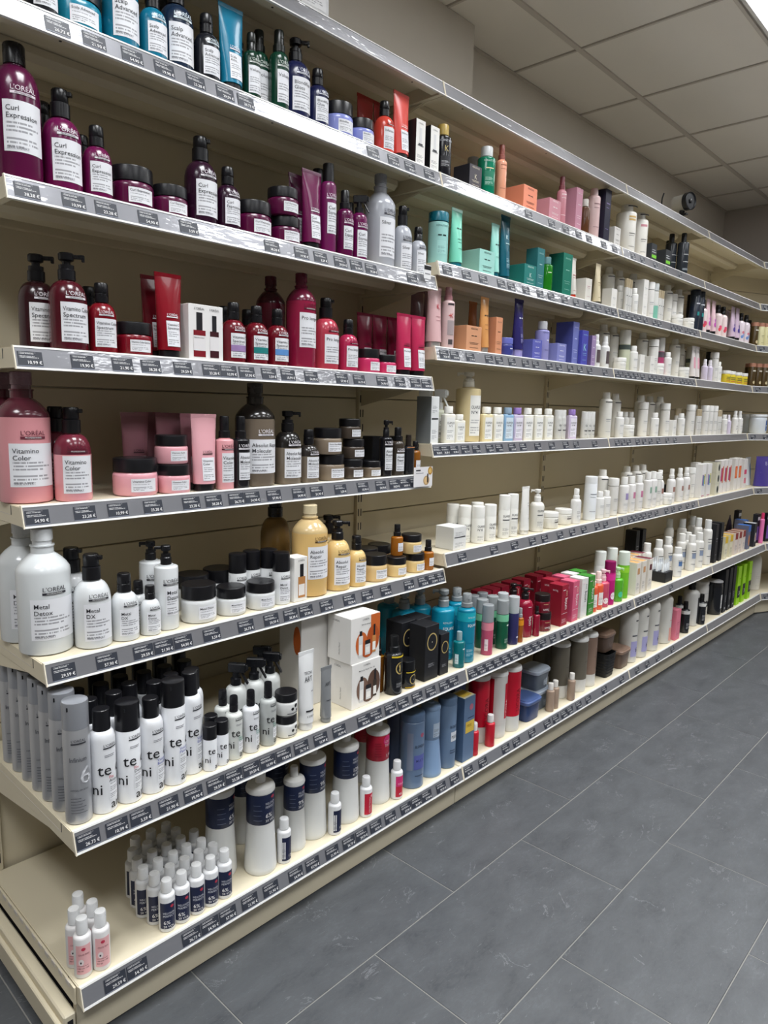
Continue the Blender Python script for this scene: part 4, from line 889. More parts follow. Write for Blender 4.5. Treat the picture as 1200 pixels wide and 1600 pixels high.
# deck
SP('p60', *BT, 'little pink labelled bottle with white cap', lambda: bottle(124, 35, '#E8E6E6', 'mid', '#E6E7E8', 'square', [('L', -14, 16, 10, 74, '#EDB6B8', '#7a3a40', 11, .05, .3), ('T', 'COLOR FRESH', -9, 52, 3.4, '#7A2834', 'l', 0, 21), ('E', -3, 5, 62, 69, '#C93A56'), ('E', -9, 1, 30, 44, '#F2E4E4'), ('R', -6, -3, 34, 38, '#33343a')], rough=.4, fr=(.68, .74)))
SP('n60', *BT, 'little navy labelled bottle with white cap', lambda: bottle(116, 36, '#E6E7E9', 'mid', '#E6E7E8', 'square', [('R', -19, 17, 9, 70, '#1C2444'), ('T', 'WELLOXON', -12, 44, 4.6, '#D9DCE6', 'l', 0, 25), ('T', 'PERFECT', -12, 37, 4.6, '#D9DCE6', 'l', 0, 25), ('T', '6%', -11, 20, 8.5, '#F2F2F4', 'l'), ('T', '20 VOL.', -11, 12, 5, '#F2F2F4', 'l'), ('E', 4, 12, 58, 65, '#B8324A')], rough=.4, fr=(.70, .76)))
SP('n60w', *BT, 'single little navy labelled bottle beside a large one', lambda: bottle(116, 36, '#E6E7E9', 'mid', '#E6E7E8', 'square', [('R', -14, 15, 9, 72, '#1C2444'), ('L', -14, -4, 14, 60, '#E6E7E9'), ('T', '12%', 2, 18, 6, '#F2F2F4', 'l')], rough=.4, fr=(.70, .76)))
SP('r60', *BT, 'little white bottle with red label', lambda: bottle(116, 36, '#E6E7E9', 'mid', '#E6E7E8', 'square', [('R', -14, 15, 9, 72, '#C4223C'), ('T', 'COLOR TOUCH', 4, 14, 4.4, '#F6E2E6', 'l', 90), ('E', 4, 12, 60, 67, '#F0A8B4')], rough=.4, fr=(.70, .76)))
SP('m60', *BT, 'little white bottle with magenta and red label', lambda: bottle(116, 36, '#E6E7E9', 'mid', '#E6E7E8', 'square', [('R', -14, 15, 9, 42, '#C4223C'), ('R', -14, 15, 42, 74, '#D8347A'), ('T', '4%', -4, 15, 7, '#F6E2E6', 'l'), ('T', 'COLOR', -8, 48, 5, '#F6E2E6', 'l', 0, 22)], rough=.4, fr=(.70, .76)))
def DV(v, p, h=262, d=82):
    q = d*.84/2; return developer(h, d, '#1C2748', [('T', 'WELLOXON', q*.05, h*.70, 6, '#D9DCE6', 'l', 0, q*.85), ('T', 'PERFECT', q*.05, h*.665, 6, '#D9DCE6', 'l', 0, q*.85), ('T', p, q*.05, h*.57, 11, '#F2F2F4', 'l'), ('T', v, q*.05, h*.53, 6, '#F2F2F4', 'l'), ('R', -q*.8, -q*.2, h*.55, h*.555, '#6A7490'), ('R', -q*.8, -q*.25, h*.60, h*.605, '#6A7490'), ('R', -q*.8, -q*.2, h*.65, h*.655, '#6A7490'), ('R', -q*.8, -q*.3, h*.70, h*.705, '#6A7490'), ('E', q*.5, q*.85, h*.75, h*.78, '#B8324A')])
SP('dv6', *BT, 'large white developer bottle, six percent navy sleeve', lambda: DV('20 VOL.', '6%'))
SP('dv9s', *BT, 'medium white developer bottle with navy sleeve', lambda: DV('30 VOL.', '9%', 224, 64))
SP('dv9', *BT, 'large white developer bottle, nine percent navy sleeve', lambda: DV('30 VOL.', '9%'))
SP('dv12', *BT, 'large white developer bottle, twelve percent navy sleeve', lambda: DV('40 VOL.', '12%'))
SP('dvx', *BT, 'shaded white developer bottle', lambda: DV('20 VOL.', '6%'))
SP('dvr', *BT, 'large white developer bottle with red sleeve', lambda: developer(262, 80, '#B81E38', [('E', -2, 26, 178, 208, '#D8347A'), ('T', 'COLOR', 2, 186, 8, '#F6E2E6', 'l', 0, 26), ('T', 'TOUCH', 2, 174, 8, '#F6E2E6', 'l', 0, 26), ('T', '1,9%', 6, 142, 9, '#F6E2E6', 'l'), ('E', 14, 26, 210, 218, '#F0A8B4')] + [('R', -28, -8, 146+8*i, 147.5+8*i, '#8E1228') for i in range(6)]))
SP('bld', 'bleach_powder_canister', 'canister', 'slate blue bleach canister with blue panel', lambda: can(236, 76, '#667C9A', 'wide', '#586E8C', [('T', 'BLONDOR', -6, 132, 9, '#1c2434', 'l', 0, 38), ('R', -8, 32, 62, 108, '#5A62A8'), ('T', 'MULTI', -2, 86, 8, '#2a3060', 'l', 0, 28), ('E', 12, 26, 164, 178, '#A8526A'), ('R', -4, 26, 40, 43, '#43526A'), ('R', -30, -12, 60, 180, '#7C869C')], cap_frac=.1))
SP('bldx', 'bleach_powder_canister', 'canister', 'slate blue canister with shade in its colour', lambda: can(236, 76, '#4A5878', 'wide', '#44526E', cap_frac=.1))  # bleach canister repeated unprinted, body and lid darkened as if shaded
SP('blds', 'bleach_powder_canister', 'canister', 'slim slate blue canister with white panel', lambda: can(236, 62, '#667C98', 'wide', '#5C728E', [('T', 'BLONDOR', -2, 138, 9, '#1c2434', 'l', 0, 34), ('R', 2, 30, 92, 124, '#D9DEE6'), ('T', 'PLEX', 4, 102, 10, '#1c2434', 'l', 0, 24), ('R', 0, 24, 60, 63, '#43526A'), ('R', 0, 24, 52, 55, '#43526A')], cap_frac=.1))
SP('blf', *BT, 'pale blue waisted bottle', lambda: developer(240, 80, '#7E98B8', [('L', -4, 26, 130, 176, '#B4C4D6')], body='#86A2C6', capc='#7E96B4', lo=.5, hi=.90, slope=.74))
SP('blbx', *BX, 'steel blue carton with yellow panels', lambda: box(60, 60, 222, '#5E7696', [('R', -20, 27, 98, 138, '#DDBB4A'), ('T', 'FREE', -14, 118, 9, '#8A6A14', 'l', 0, 34), ('R', -10, 24, 148, 151, '#2a3a56'), ('E', -2, 18, 174, 196, '#B0647A'), ('^R', -24, 24, -20, 20, '#DDBB4A')], side='#4A6384', top='#D8D4B8'))
SP('blbx2', *BX, 'steel blue carton with shade in its colour', lambda: box(60, 60, 228, '#44587A', [('^R', -24, 24, -20, 20, '#B08E2E')]))  # blue and yellow of the carton both darkened to stand for shade
SP('ico', *BT, 'tall white bottle with bright red wrap and upright lettering', lambda: developer(290, 74, '#C8102E', [('T', 'LICORA', 20, 76, 17, '#7A0818', 'l', 90)], lo=.20, hi=.78, slope=.99, body='#DAD9D5'))
SP('icow', *BT, 'tall white bottle with a white stripe over red', lambda: developer(290, 74, '#D8D6D2', [('R', 14, 40, 70, 200, '#C8102E'), ('T', 'LICORA', 32, 76, 12, '#F2E4E6', 'l', 90), ('R', -56, -30, 62, 220, '#B40E2A')], lo=.16, hi=.78, slope=.99, body='#DAD9D5'))
SP('icos', *BT, 'little red bottle with white cap', lambda: bottle(112, 34, '#C2142C', 'mid', '#E6E4E2', 'square', rough=.4, fr=(.70, .76)))
SP('tubg', 'storage_tub', 'tub', 'clear grey lidded tub', lambda: tub(108, 92, 82, '#7C8794', '#AEB8C6', [('L', 4, 30, 14, 52, '#B6C0CC')]))
SP('tubb', 'storage_tub', 'tub', 'dark blue lidded tub', lambda: tub(108, 92, 84, '#2E4272', '#52689C', trans=.1))
SP('tubr', 'storage_tub', 'tub', 'brown lidded tub', lambda: tub(108, 92, 88, '#6E5A4E', '#8E7464', [('L', -6, 20, 18, 48, '#7C685C')], trans=.2))
SP('bsk', 'storage_basket', 'basket', 'black woven plastic basket', lambda: basket(92, 110, 108))
SP('taup', *BT, 'tall taupe bottle with white base and shoulder', lambda: developer(270, 78, '#6A6458', [('R', 4, 22, 130, 132, '#55504a')], lo=.20, hi=.80, slope=.99, body='#DEDCD6'))
SP('taup2', *BT, 'tall pinkish brown bottle with white base', lambda: developer(270, 78, '#8E7566', [('R', 4, 22, 130, 132, '#6a5448'), ('R', 16, 26, 80, 170, '#7A6254')], lo=.20, hi=.80, slope=.99, body='#DEDCD6'))
SP('tsm', *BT, 'little beige bottle with white cap', lambda: bottle(112, 32, '#A48E7C', 'mid', '#E6E2DC', 'square', rough=.4, fr=(.70, .76)))
SP('ox', *BT, 'big white oxidant bottle with lilac panel', lambda: bottle(262, 84, '#DEDCD6', 'none', '#DEDCD6', 'square', [('R', -12, 30, 30, 104, '#A9A6D2'), ('T', '6', 12, 52, 22, '#2b2b3a', 'l'), ('R', -8, 24, 128, 134, '#55565c'), ('R', 6, 24, 200, 206, '#33343a')], fr=(.84, .94)))
SP('ox2', *BT, 'big white bottle with salmon panel', lambda: bottle(262, 90, '#DCDAD4', 'none', '#DEDCD6', 'square', [('R', 8, 34, 16, 84, '#E8A596'), ('R', 12, 28, 120, 123, '#C96A5A')], fr=(.84, .94)))
SP('pkt', *BX, 'salmon pink tall pack', lambda: box(56, 50, 160, '#E07E92', PL(56, 120, '#B4506A')))
SP('bsm', *BT, 'small black bottle with white shoulder', lambda: bottle(170, 48, '#1B1D22', 'flip', '#111215', 'square', [('R', -74, 74, 104, 122, '#DCDCDA'), ('L', -14, 14, 20, 80, '#1B1D22', '#D6D6DA')], fr=(.70, .76)))
SP('wbk', *BT, 'white bottle with black panel and black cap', lambda: bottle(240, 84, '#DCDBD8', 'screw', '#15161A', 'square', [('R', 4, 38, 14, 160, '#191B20'), ('L', 8, 34, 24, 90, '#191B20', '#C9CACC')], fr=(.74, .82)))
SP('wjk', *JR, 'large white tub with black brush mark', lambda: jar(200, 92, '#E2E1DE', '#E4E3E0', [('E', 4, 18, 70, 90, '#26262c'), ('E', 18, 30, 54, 84, '#26262c'), ('E', 6, 26, 52, 64, '#26262c'), ('R', -20, 20, 130, 133, '#b9bbbe')], lf=.08))
SP('bjk', *JR, 'large black tub with pale rim and label', lambda: jar(200, 88, '#17191E', '#C9C9CB', [('L', 4, 32, 40, 120, '#D9D9D8')], lf=.04))
SP('bpk', *BX, 'tall black pack with small white print', lambda: box(52, 56, 258, '#14161C', [('T', 'VARIS', 10, 60, 12, '#C9CBD0', 'l', 90), ('R', -6, 10, 20, 30, '#B9BBC0')]))
SP('lim', *BX, 'tall lime green carton with black panel', lambda: box(60, 56, 240, '#A6E022', [('R', -22, 28, 44, 118, '#17201A'), ('T', '2N', 2, 60, 26, '#E9F2DA', 'l', 0, 24), ('R', 4, 18, 160, 166, '#5E8A10')], side='#8CC818'))
# bay two, mint / olaplex / lavender
SP('mib', *BT, 'mint bottle with dark teal cap', lambda: bottle(158, 64, '#A4D8D2', 'wide', '#0E6A7C', 'square', [('T', 'KÉRASTASE', 0, 112, 5.5, '#3a6a68', 'c', 0, 46), ('R', -14, -2, 84, 88, '#1c3a3a'), ('R', 2, 14, 84, 88, '#1c3a3a'), ('L', -16, 16, 30, 70, '#A4D8D2', '#4a7a78')], fr=(.80, .81)))
SP('mit', *TB, 'bright mint tube with teal cap', lambda: tube(186, 56, 44, '#7FD9BE', '#0E6A7C', [('R', -10, -1, 122, 126, '#1c3a3a'), ('R', 3, 12, 122, 126, '#1c3a3a'), ('R', -10, 12, 90, 91.5, '#3a7a6a'), ('R', -10, 12, 80, 81.5, '#3a7a6a'), ('R', -10, 12, 60, 61.5, '#3a7a6a')], hc=18))
SP('mit2', *TB, 'pale mint slim tube', lambda: tube(182, 46, 38, '#9AD8CC', '#0E5E6E', [('R', -9, -1, 110, 114, '#1c3a3a'), ('R', 2, 10, 110, 114, '#1c3a3a'), ('R', -9, 10, 70, 71.5, '#3a7a6a')], hc=20))
SP('mibx', *BX, 'pale mint cube carton', lambda: KBOX(88, 84, 80, '#9FD6CC', '#2c4a48'))
SP('tet', *TB, 'deep teal tall tube', lambda: tube(220, 56, 42, '#0F5C6E', '#0D4E5E', [('T', 'K', -2, 140, 14, '#BFE0E4', 'c'), ('R', -10, 12, 124, 127, '#BFE0E4'), ('L', -10, 12, 40, 100, '#0F5C6E', '#BFE0E4')], hc=14))
SP('tebx', *BX, 'teal green cube carton', lambda: KBOX(80, 76, 76, '#1E7A74', '#CFE6E0', None, True))
SP('tetl', *BX, 'tall grey teal carton', lambda: KBOX(50, 50, 148, '#2C7478', '#BFDADA'))
SP('tetg', *BX, 'tall emerald carton', lambda: KBOX(70, 66, 160, '#0E7460', '#A8D6C8', '#0B6252'))
SP('grb', *BT, 'clear bright green bottle with teal cap', lambda: bottle(130, 48, '#2E9A2A', 'mid', '#5E8A8E', 'square', [('R', -8, 8, 70, 73, '#E6F2DA')], trans=.4, rough=.1))
SP('wrt', *TB, 'white tube with red cap', lambda: tube(160, 46, 40, '#DCD8D0', '#D23A22', PL(40, 120, '#B46A6A'), hc=16))
SP('wnb', *BX, 'white carton with rose print', lambda: box(52, 50, 92, '#DEDAD2', PL(46, 80, '#B87A86')))
SP('crt', *TB, 'cream tube with dark cap', lambda: tube(170, 44, 36, '#DCCFB0', '#4A4640', PL(36, 120, '#8A7A5A'), hc=14))
SP('pnt', *TB, 'blush pink wide tube with silver foot', lambda: tube(190, 68, 50, '#D8B0B2', '#C9C6C4', [('T', 'K', 6, 120, 16, '#C23A4A', 'c'), ('R', -8, 16, 96, 97.5, '#A8787C'), ('R', -8, 16, 84, 85.5, '#A8787C')], hc=18, cap_metal=.7))
SP('pntd', *TB, 'blush pink tube with shade in its colour', lambda: tube(190, 64, 46, '#7A5A5E', '#8a8786', hc=18))  # blush tube behind the front one, shade put into body and foot colours
SP('pns', *SB, 'blush spray bottle with pink cap and red mark', lambda: bottle(196, 44, '#DEC2C2', 'mist', '#B8848A', 'tall', [('R', -12, 12, 138, 144, '#3a3034'), ('R', -9, -2, 104, 107, '#C23A3A'), ('T', 'K', 2, 98, 14, '#C23A3A', 'c'), ('R', -12, 12, 44, 90, '#A89A9C'), ('R', -8, 8, 14, 30, '#4a4446')], fr=(.74, .78)))
SP('pebx', *BX, 'apricot cube carton', lambda: KBOX(86, 80, 84, '#D79C76', '#3a2a22'))
SP('pet', *TB, 'apricot tube with silver foot', lambda: tube(190, 48, 40, '#D79A5E', '#C9C6C4', [('R', -10, -1, 126, 130, '#3a2a22'), ('R', 3, 12, 126, 130, '#3a2a22'), ('R', -10, 12, 96, 97.5, '#8a5a32'), ('R', -10, 12, 80, 81.5, '#8a5a32')], hc=20, cap_metal=.7))
SP('petd', *TB, 'apricot tube with shade in its colour', lambda: tube(190, 48, 40, '#A0602E', '#8a8786', hc=20))  # apricot tube repeated with shade worked into its orange and foot
SP('petl', *BX, 'narrow apricot carton', lambda: KBOX(40, 40, 128, '#D79470', '#3a2a22'))
SP('laj', *JR, 'lavender jar with clear base', lambda: jar(66, 62, '#3F4590', '#6A70C0', [('R', 2, 16, 26, 29, '#E0E2F2')], lf=.34))
SP('lat', *TB, 'deep violet tube with lilac cap', lambda: tube(210, 58, 44, '#2F2A66', '#9A94CC', [('R', -10, -1, 140, 144, '#D6D6EC'), ('R', 3, 12, 140, 144, '#D6D6EC'), ('L', -8, 12, 50, 110, '#2F2A66', '#B9B9E0')], hc=30))
SP('labx', *BX, 'lavender cube carton with silver crescent', lambda: KBOX(66, 60, 74, '#5E62B4', '#D6D8F0'))
SP('lab', *BT, 'lavender bottle with silver cap', lambda: bottle(150, 56, '#9492C8', 'mid', '#C4C4C8', 'square', [('T', 'KÉRASTASE', 2, 104, 5, '#4a4a80', 'c', 0, 36), ('R', 2, 12, 76, 80, '#E8E8F4'), ('R', -6, 14, 40, 41.5, '#4a4a80')]))
SP('labx2', *BX, 'pale lavender carton', lambda: KBOX(70, 56, 74, '#8286C4', '#E8E8F4'))
SP('blt', *BX, 'tall periwinkle blue carton', lambda: KBOX(50, 80, 172, '#7078B8', '#D6D8F0', '#4E55A0'))
SP('blk', *BX, 'tall royal blue carton with pale letter', lambda: KBOX(54, 50, 142, '#484AA8', '#9AD0DC', None, True))
SP('lil', *BX, 'narrow lilac carton', lambda: KBOX(38, 46, 128, '#9A84AC', '#E8E0EE', '#6E5C8A'))
SP('olbx', *BX, 'tall white and grey carton', lambda: box(40, 62, 152, '#E4E6E6', [('R', -16, 16, 78, 83, '#3a3b40'), ('L', -16, 16, 10, 70, '#E4E6E6'), ('L', -16, 16, 96, 140, '#E4E6E6')], side='#7E8284'))
SP('oltr', *SB, 'clear white trigger spray bottle', lambda: bottle(178, 52, '#D8DCC8', 'trigger', '#D6D7D4', 'square', [('L', -14, 18, 14, 86, '#EFEFEA'), ('T', 'OLA', -10, 64, 8, '#3a3a40', 'l'), ('T', 'Nº5', -10, 26, 8, '#3a3a40', 'l')], fr=(.56, .62)))
SP('olbig', *BT, 'very large cream pump bottle with long white label', lambda: bottle(244, 88, '#D9C799', 'lotion', '#E6E2D6', 'square', [('L', -16, 36, 22, 162, '#F0EFEA', '#8a8a90', 16, .05, .4), ('T', 'OLAPLEX', -12, 116, 11, '#3a3a40', 'l', 0, 44), ('T', 'Nº4', -12, 98, 11, '#3a3a40', 'l')], rough=.35, fr=(.74, .77)))
SP('ol3', *BT, 'ivory bottle with white cap', lambda: OLB(122, 46, 'Nº3'))
SP('ol0', *BT, 'small ivory bottle with flat cap', lambda: OLB(96, 42, 'Nº0'))
SP('ol4', *BT, 'pale yellow bottle with white cap', lambda: OLB(124, 48, 'Nº4', '#E6D9AE'))
SP('ol5', *BT, 'off white square shouldered bottle', lambda: OLB(124, 46, 'Nº5'))
SP('olb', *BT, 'sky blue bottle with grey cap', lambda: OLB(124, 46, 'Nº4C', '#8EB4D6', '#8FA6BC', bg='#D6E4EE'))
SP('olp', *BT, 'white bottle with lilac purple cap', lambda: OLB(124, 46, 'Nº4P', '#CFC2DC', '#9A7EC2', bg='#EAE6F0'))
SP('olpk', *BX, 'clear pack of white serum bottles', lambda: pack(3, 34, 40, 120, '#ECECE8', '#F0F0EE', [('R', -12, 12, 32, 36, '#3a3a40'), ('T', 'OLA', -9, 52, 8, '#55565c', 'l', 0, 20), ('R', -10, 10, 18, 19.5, '#8a8a90')]))
SP('olpk2', *BX, 'clear pack of two white bottles', lambda: pack(2, 38, 42, 124, '#ECECE8', '#F0F0EE', [('R', -12, 12, 36, 40, '#3a3a40'), ('T', 'OLA', -9, 54, 8, '#55565c', 'l', 0, 22)]))
SP('olc', *BT, 'frosted capped white bottle in clear sleeve', lambda: can(130, 46, '#E9E8E2', 'wide', '#F0EFEA', [('T', 'OLAPLEX', -14, 56, 8, '#3a3a40', 'l', 0, 36), ('T', 'Nº8', -14, 44, 8, '#3a3a40', 'l'), ('L', -16, 16, 8, 38, '#E9E8E2')], cap_frac=.32))
SP('olc2', *BT, 'taller frosted capped white bottle with dark bar', lambda: can(158, 42, '#E9E8E2', 'wide', '#F0EFEA', [('T', 'OLAPLEX', -14, 78, 8, '#3a3a40', 'l', 0, 34), ('R', -14, 16, 66, 70, '#3a3a40'), ('L', -16, 16, 8, 60, '#E9E8E2')], cap_frac=.34))
SP('olcb', *BX, 'flat white carton with a dark bar', lambda: box(70, 76, 76, '#E4E4E2', [('L', -30, 30, 6, 36, '#E4E4E2'), ('R', -30, 30, 40, 43, '#33343a'), ('L', -30, 30, 46, 68, '#E4E4E2')], side='#DCDCD8'))
SP('olt', *TB, 'white flat tube with thin print', lambda: tube(182, 50, 36, '#E9E8E4', '#E4E2DC', [('R', 2, 16, 118, 120, '#8a8a90'), ('R', 2, 14, 108, 110, '#8a8a90'), ('R', 2, 16, 60, 62, '#8a8a90')], hc=16))
SP('olpm', *BT, 'white rounded pump bottle', lambda: bottle(164, 56, '#E6E4DC', 'lotion', '#E9E8E4', 'round', [('T', 'OLAPLEX', -12, 78, 8, '#3a3a40', 'l', 0, 32), ('R', -12, 12, 64, 67, '#55565c'), ('L', -14, 16, 20, 56, '#E6E4DC')], fr=(.60, .70)))
SP('olj', *JR, 'white jar with frosted lid', lambda: jar(64, 70, '#E6E4DC', '#EBEAE6', [('T', 'OLAPLEX', -2, 32, 6, '#3a3a40', 'l', 0, 26), ('R', -2, 24, 24, 28, '#3a2a30')], lf=.28, step=1.0))
SP('wsp', *SB, 'slim white mist bottle', lambda: bottle(146, 44, '#E9E8E6', 'mist', '#EFEFED', 'tall', [('L', -8, 16, 20, 76, '#E9E8E6')], fr=(.62, .70)))
SP('wcl', *CN, 'white can with clear over cap', lambda: can(190, 54, '#E2E5E8', 'wide', '#E8EAEC', PL(54, 150, '#7A8088'), cap_frac=.16))
# small white things of the far bays
SP('w1', *BT, 'tall white cylinder bottle with dark band', lambda: bottle(205, 58, '#E0DED8', 'none', '#E0DED8', 'tall', [('R', -20, 20, 160, 164, '#303036')] + PL(44, 110, '#8a8f96')))
SP('w2', *BT, 'middle sized white bottle with flat cap', lambda: bottle(170, 48, '#E4E2DE', 'wide', '#E6E5E2', 'square', PL(40, 100, '#8a8f96'), fr=(.78, .79)))
SP('w3', *BT, 'small white bottle', lambda: bottle(120, 42, '#E6E5E2', 'mid', '#ECEBE8', 'square', PL(36, 76, '#8a8f96')))
SP('w4', *JR, 'small white jar', lambda: jar(58, 60, '#E6E5E1', '#ECEBE8', PL(50, 34, '#8a8f96'), lf=.3, step=1.0))
SP('w5', *BX, 'small white carton', lambda: box(50, 46, 84, '#E2E0DB', PL(44, 60, '#8a8f96')))
SP('w6', *SB, 'white spray bottle with dark label', lambda: bottle(140, 42, '#E6E6E6', 'mist', '#ECECEC', 'tall', [('R', -8, 12, 20, 74, '#5A4E50')], fr=(.62, .70)))
SP('w7', *BT, 'two tone bottle with white cap and pale oil', lambda: can(190, 52, '#B9BCA4', 'wide', '#DAD8D2', [('R', -80, 80, 100, 122, '#4A5450')], cap_frac=.34))
SP('w8', *BT, 'berry pink bottle with white cap', lambda: can(190, 50, '#A03A62', 'wide', '#DAD8D4', [('R', -77, 77, 92, 118, '#5A5058')], cap_frac=.36))
SP('w9', *BT, 'white bottle with pastel purple square', lambda: bottle(170, 46, '#E4E2E0', 'mid', '#ECEBE8', 'square', [('R', -4, 14, 66, 96, '#9A8CB8')] + PL(40, 60, '#8a8f96')))
SP('w10', *BT, 'white bottle with pink square', lambda: bottle(170, 46, '#E4E2E0', 'mid', '#ECEBE8', 'square', [('R', -4, 14, 66, 96, '#C27A9A')] + PL(40, 60, '#8a8f96')))
SP('w11', *BT, 'white bottle with green square', lambda: bottle(180, 44, '#E4E2E0', 'mid', '#ECEBE8', 'square', [('R', -4, 14, 76, 106, '#8AA896')] + PL(40, 60, '#8a8f96')))
SP('w12', *BT, 'white bottle with brown square', lambda: bottle(180, 46, '#E4E2E0', 'mist', '#ECEBE8', 'round', [('R', -4, 14, 60, 86, '#9A7268')] + PL(40, 40, '#8a8f96'), fr=(.6, .72)))
SP('wgn', *BT, 'white bottle with mint green foot', lambda: bottle(170, 40, '#DEDEDA', 'wide', '#B8BCBC', 'square', [('R', -60, 60, 4, 66, '#7AB8A4')], fr=(.78, .79)))
SP('wstr', *BX, 'white pack of slim ampoule tubes with gold caps', lambda: pack(3, 22, 24, 150, '#E6E5E2', '#B9A98A', [('R', -6, 6, 70, 73, '#55565c'), ('R', -6, 6, 30, 32, '#8a8f96')]))
SP('nvt', *CN, 'tall midnight navy can', lambda: can(215, 54, '#1B2434', 'wide', '#18202E', [('R', -14, 14, 140, 146, '#C9CDD4'), ('R', -6, 12, 80, 100, '#2A8A8A')], cap_frac=.14))
SP('pnk1', *TB, 'pale pink tube with violet petals', lambda: tube(190, 56, 44, '#E6C4CC', '#1A1A1E', [('E', -14, 2, 44, 70, '#B848A8'), ('E', 0, 16, 60, 84, '#A84AB4'), ('E', -8, 12, 74, 92, '#C060B8')], hc=22))
SP('pnk2', *BT, 'pale pink bottle with red flowers and black cap', lambda: bottle(180, 56, '#E8D4D4', 'flip', '#17171B', 'round', [('E', -14, 4, 30, 52, '#D84A5A'), ('E', 2, 18, 40, 60, '#E0606A'), ('E', -10, 10, 50, 64, '#D84A78')], fr=(.62, .74)))
SP('pnk3', *TB, 'mauve tube with dark purple flowers', lambda: tube(200, 64, 48, '#CDB6CA', '#17171B', [('E', -18, 4, 50, 78, '#4A3A8A'), ('E', 0, 22, 62, 90, '#5A4A9A'), ('E', -8, 14, 80, 100, '#43347E')], hc=22))
SP('pnk4', *BT, 'lilac white bottle with blue flowers and black cap', lambda: bottle(180, 54, '#E2D6DE', 'flip', '#17171B', 'round', [('E', -14, 4, 26, 46, '#6A8AC4'), ('E', 0, 18, 36, 56, '#8AA0D0'), ('E', -8, 12, 54, 70, '#D0788A')], fr=(.62, .74)))
SP('brb', *BT, 'dark brown bottle with copper cap', lambda: can(150, 48, '#4A3A1E', 'wide', '#B4806A', [('R', -12, 14, 96, 104, '#D8D4C8'), ('E', -8, 10, 16, 36, '#D8C9A0')], cap_frac=.16))
SP('crb', *BT, 'pale cream bottle with copper cap', lambda: can(150, 46, '#D8D2A4', 'wide', '#B4806A', PL(40, 90, '#6a6a50'), cap_frac=.16))
SP('yljr', *JR, 'bright yellow label jar with white lid', lambda: jar(78, 60, '#D8C23A', '#E6E5E2', [('R', -18, 18, 36, 40, '#3A4A3A'), ('R', -18, 18, 26, 30, '#3A4A3A'), ('R', -18, 18, 14, 18, '#C2622E')], lf=.24, step=1.0))
SP('yljd', *JR, 'glass jar with yellow crescent label', lambda: jar(70, 58, '#8A8458', '#D6D4C8', [('E', -4, 20, 8, 46, '#D8C23A'), ('E', 4, 22, 14, 40, '#A89A4A', .0011)], lf=.24, step=1.0))
SP('blkb', *BX, 'flat black carton', lambda: box(110, 60, 62, '#17181C'))
SP('mtb', *TB, 'white tube with pink stripes and black foot', lambda: tube(180, 50, 40, '#E2DCDA', '#1A1A1E', [('R', -14, 14, 60, 120, '#D8A0AE'), ('T', 'KOZO', 0, 146, 10, '#55565c', 'c', 0, 28)], hc=16))
SP('lvb', *BT, 'clear lilac spray bottle', lambda: bottle(120, 36, '#D6CCE0', 'mist', '#E6E2EA', 'tall', fr=(.62, .7)))
SP('bkt', 'powder_bucket', 'bucket', 'white bucket with blue panel', lambda: [(a, b, c) for a, b, c in jar(128, 108, '#DCE2EA', '#E6E9EE', [('R', 10, 44, 20, 88, '#2A62B4'), ('R', 14, 40, 50, 56, '#DCE6F2')], lf=.12, step=1.04)])
SP('kita', *BX, 'white comb pack with rainbow stripes', lambda: box(60, 40, 190, '#E2E0DE', [('R', -22, -6, 70, 130, '#8A5AA0'), ('R', -6, 8, 66, 124, '#3E9AB0'), ('R', 8, 22, 76, 134, '#C2B43E'), ('R', -22, 22, 8, 12, '#B04A6A')]))
SP('kitb', *BX, 'white comb pack with red and violet print', lambda: box(54, 40, 196, '#E2DEDC', [('R', -20, 4, 70, 150, '#B42A6A'), ('R', 4, 22, 60, 160, '#C8622E')]))
SP('kitc', *BX, 'white comb pack with orange print', lambda: box(54, 40, 200, '#E4E0DC', [('R', -20, 22, 74, 150, '#E2642A'), ('R', -6, 10, 84, 140, '#F08A4A')]))
SP('kitd', *BX, 'white brush pack with magenta flag', lambda: box(60, 40, 190, '#E4E0DE', [('R', -24, 24, 90, 120, '#D83A6A'), ('R', -16, 0, 30, 66, '#E05A7A'), ('R', 6, 20, 30, 66, '#E05A7A')]))
SP('cbx', *BX, 'cream box with dark oval window', lambda: box(60, 80, 64, '#D4D0BC', [('E', -4, 24, 10, 52, '#3E4A4A'), ('E', 0, 20, 18, 44, '#1E2424', .0012)], top='#1c1d20'))
SP('pchb', *('product_pouch', 'pouch'), 'white pouch with blue diamond', lambda: pouch(110, 50, 190, '#D9DCE0', [('E', 0, 44, 40, 130, '#2E7CC2'), ('E', 8, 30, 70, 150, '#3A92D4', .0012)]))
SP('pchv', *('product_pouch', 'pouch'), 'shiny violet pouch', lambda: pouch(150, 70, 200, '#4A3E8C', [('T', 'B', 6, 140, 24, '#B9B4DC', 'c')]))
SP('sbx', *BX, 'slim black carton with white print', lambda: box(40, 60, 220, '#15161B', PL(40, 180, '#8d8f96')))
SP('yel', *BX, 'yellow and cream dye carton', lambda: box(48, 70, 130, '#E2DCC0', [('R', -24, 24, 90, 130, '#D8B21E'), ('L', -18, 18, 20, 80, '#E2DCC0')], top='#C89A2A'))
SP('rdx', *BX, 'red brown and cream dye carton', lambda: box(48, 70, 130, '#E2D6CE', [('R', -24, 24, 90, 130, '#8E2E2A'), ('L', -18, 18, 20, 80, '#E2D6CE')], top='#7A4A32'))
SP('blx', *BX, 'blue topped dye carton with face picture', lambda: box(48, 70, 150, '#6A6E86', [('E', -14, 16, 20, 90, '#C27A4A'), ('R', -24, 24, 110, 150, '#2E62B4')], top='#2E6ABC'))
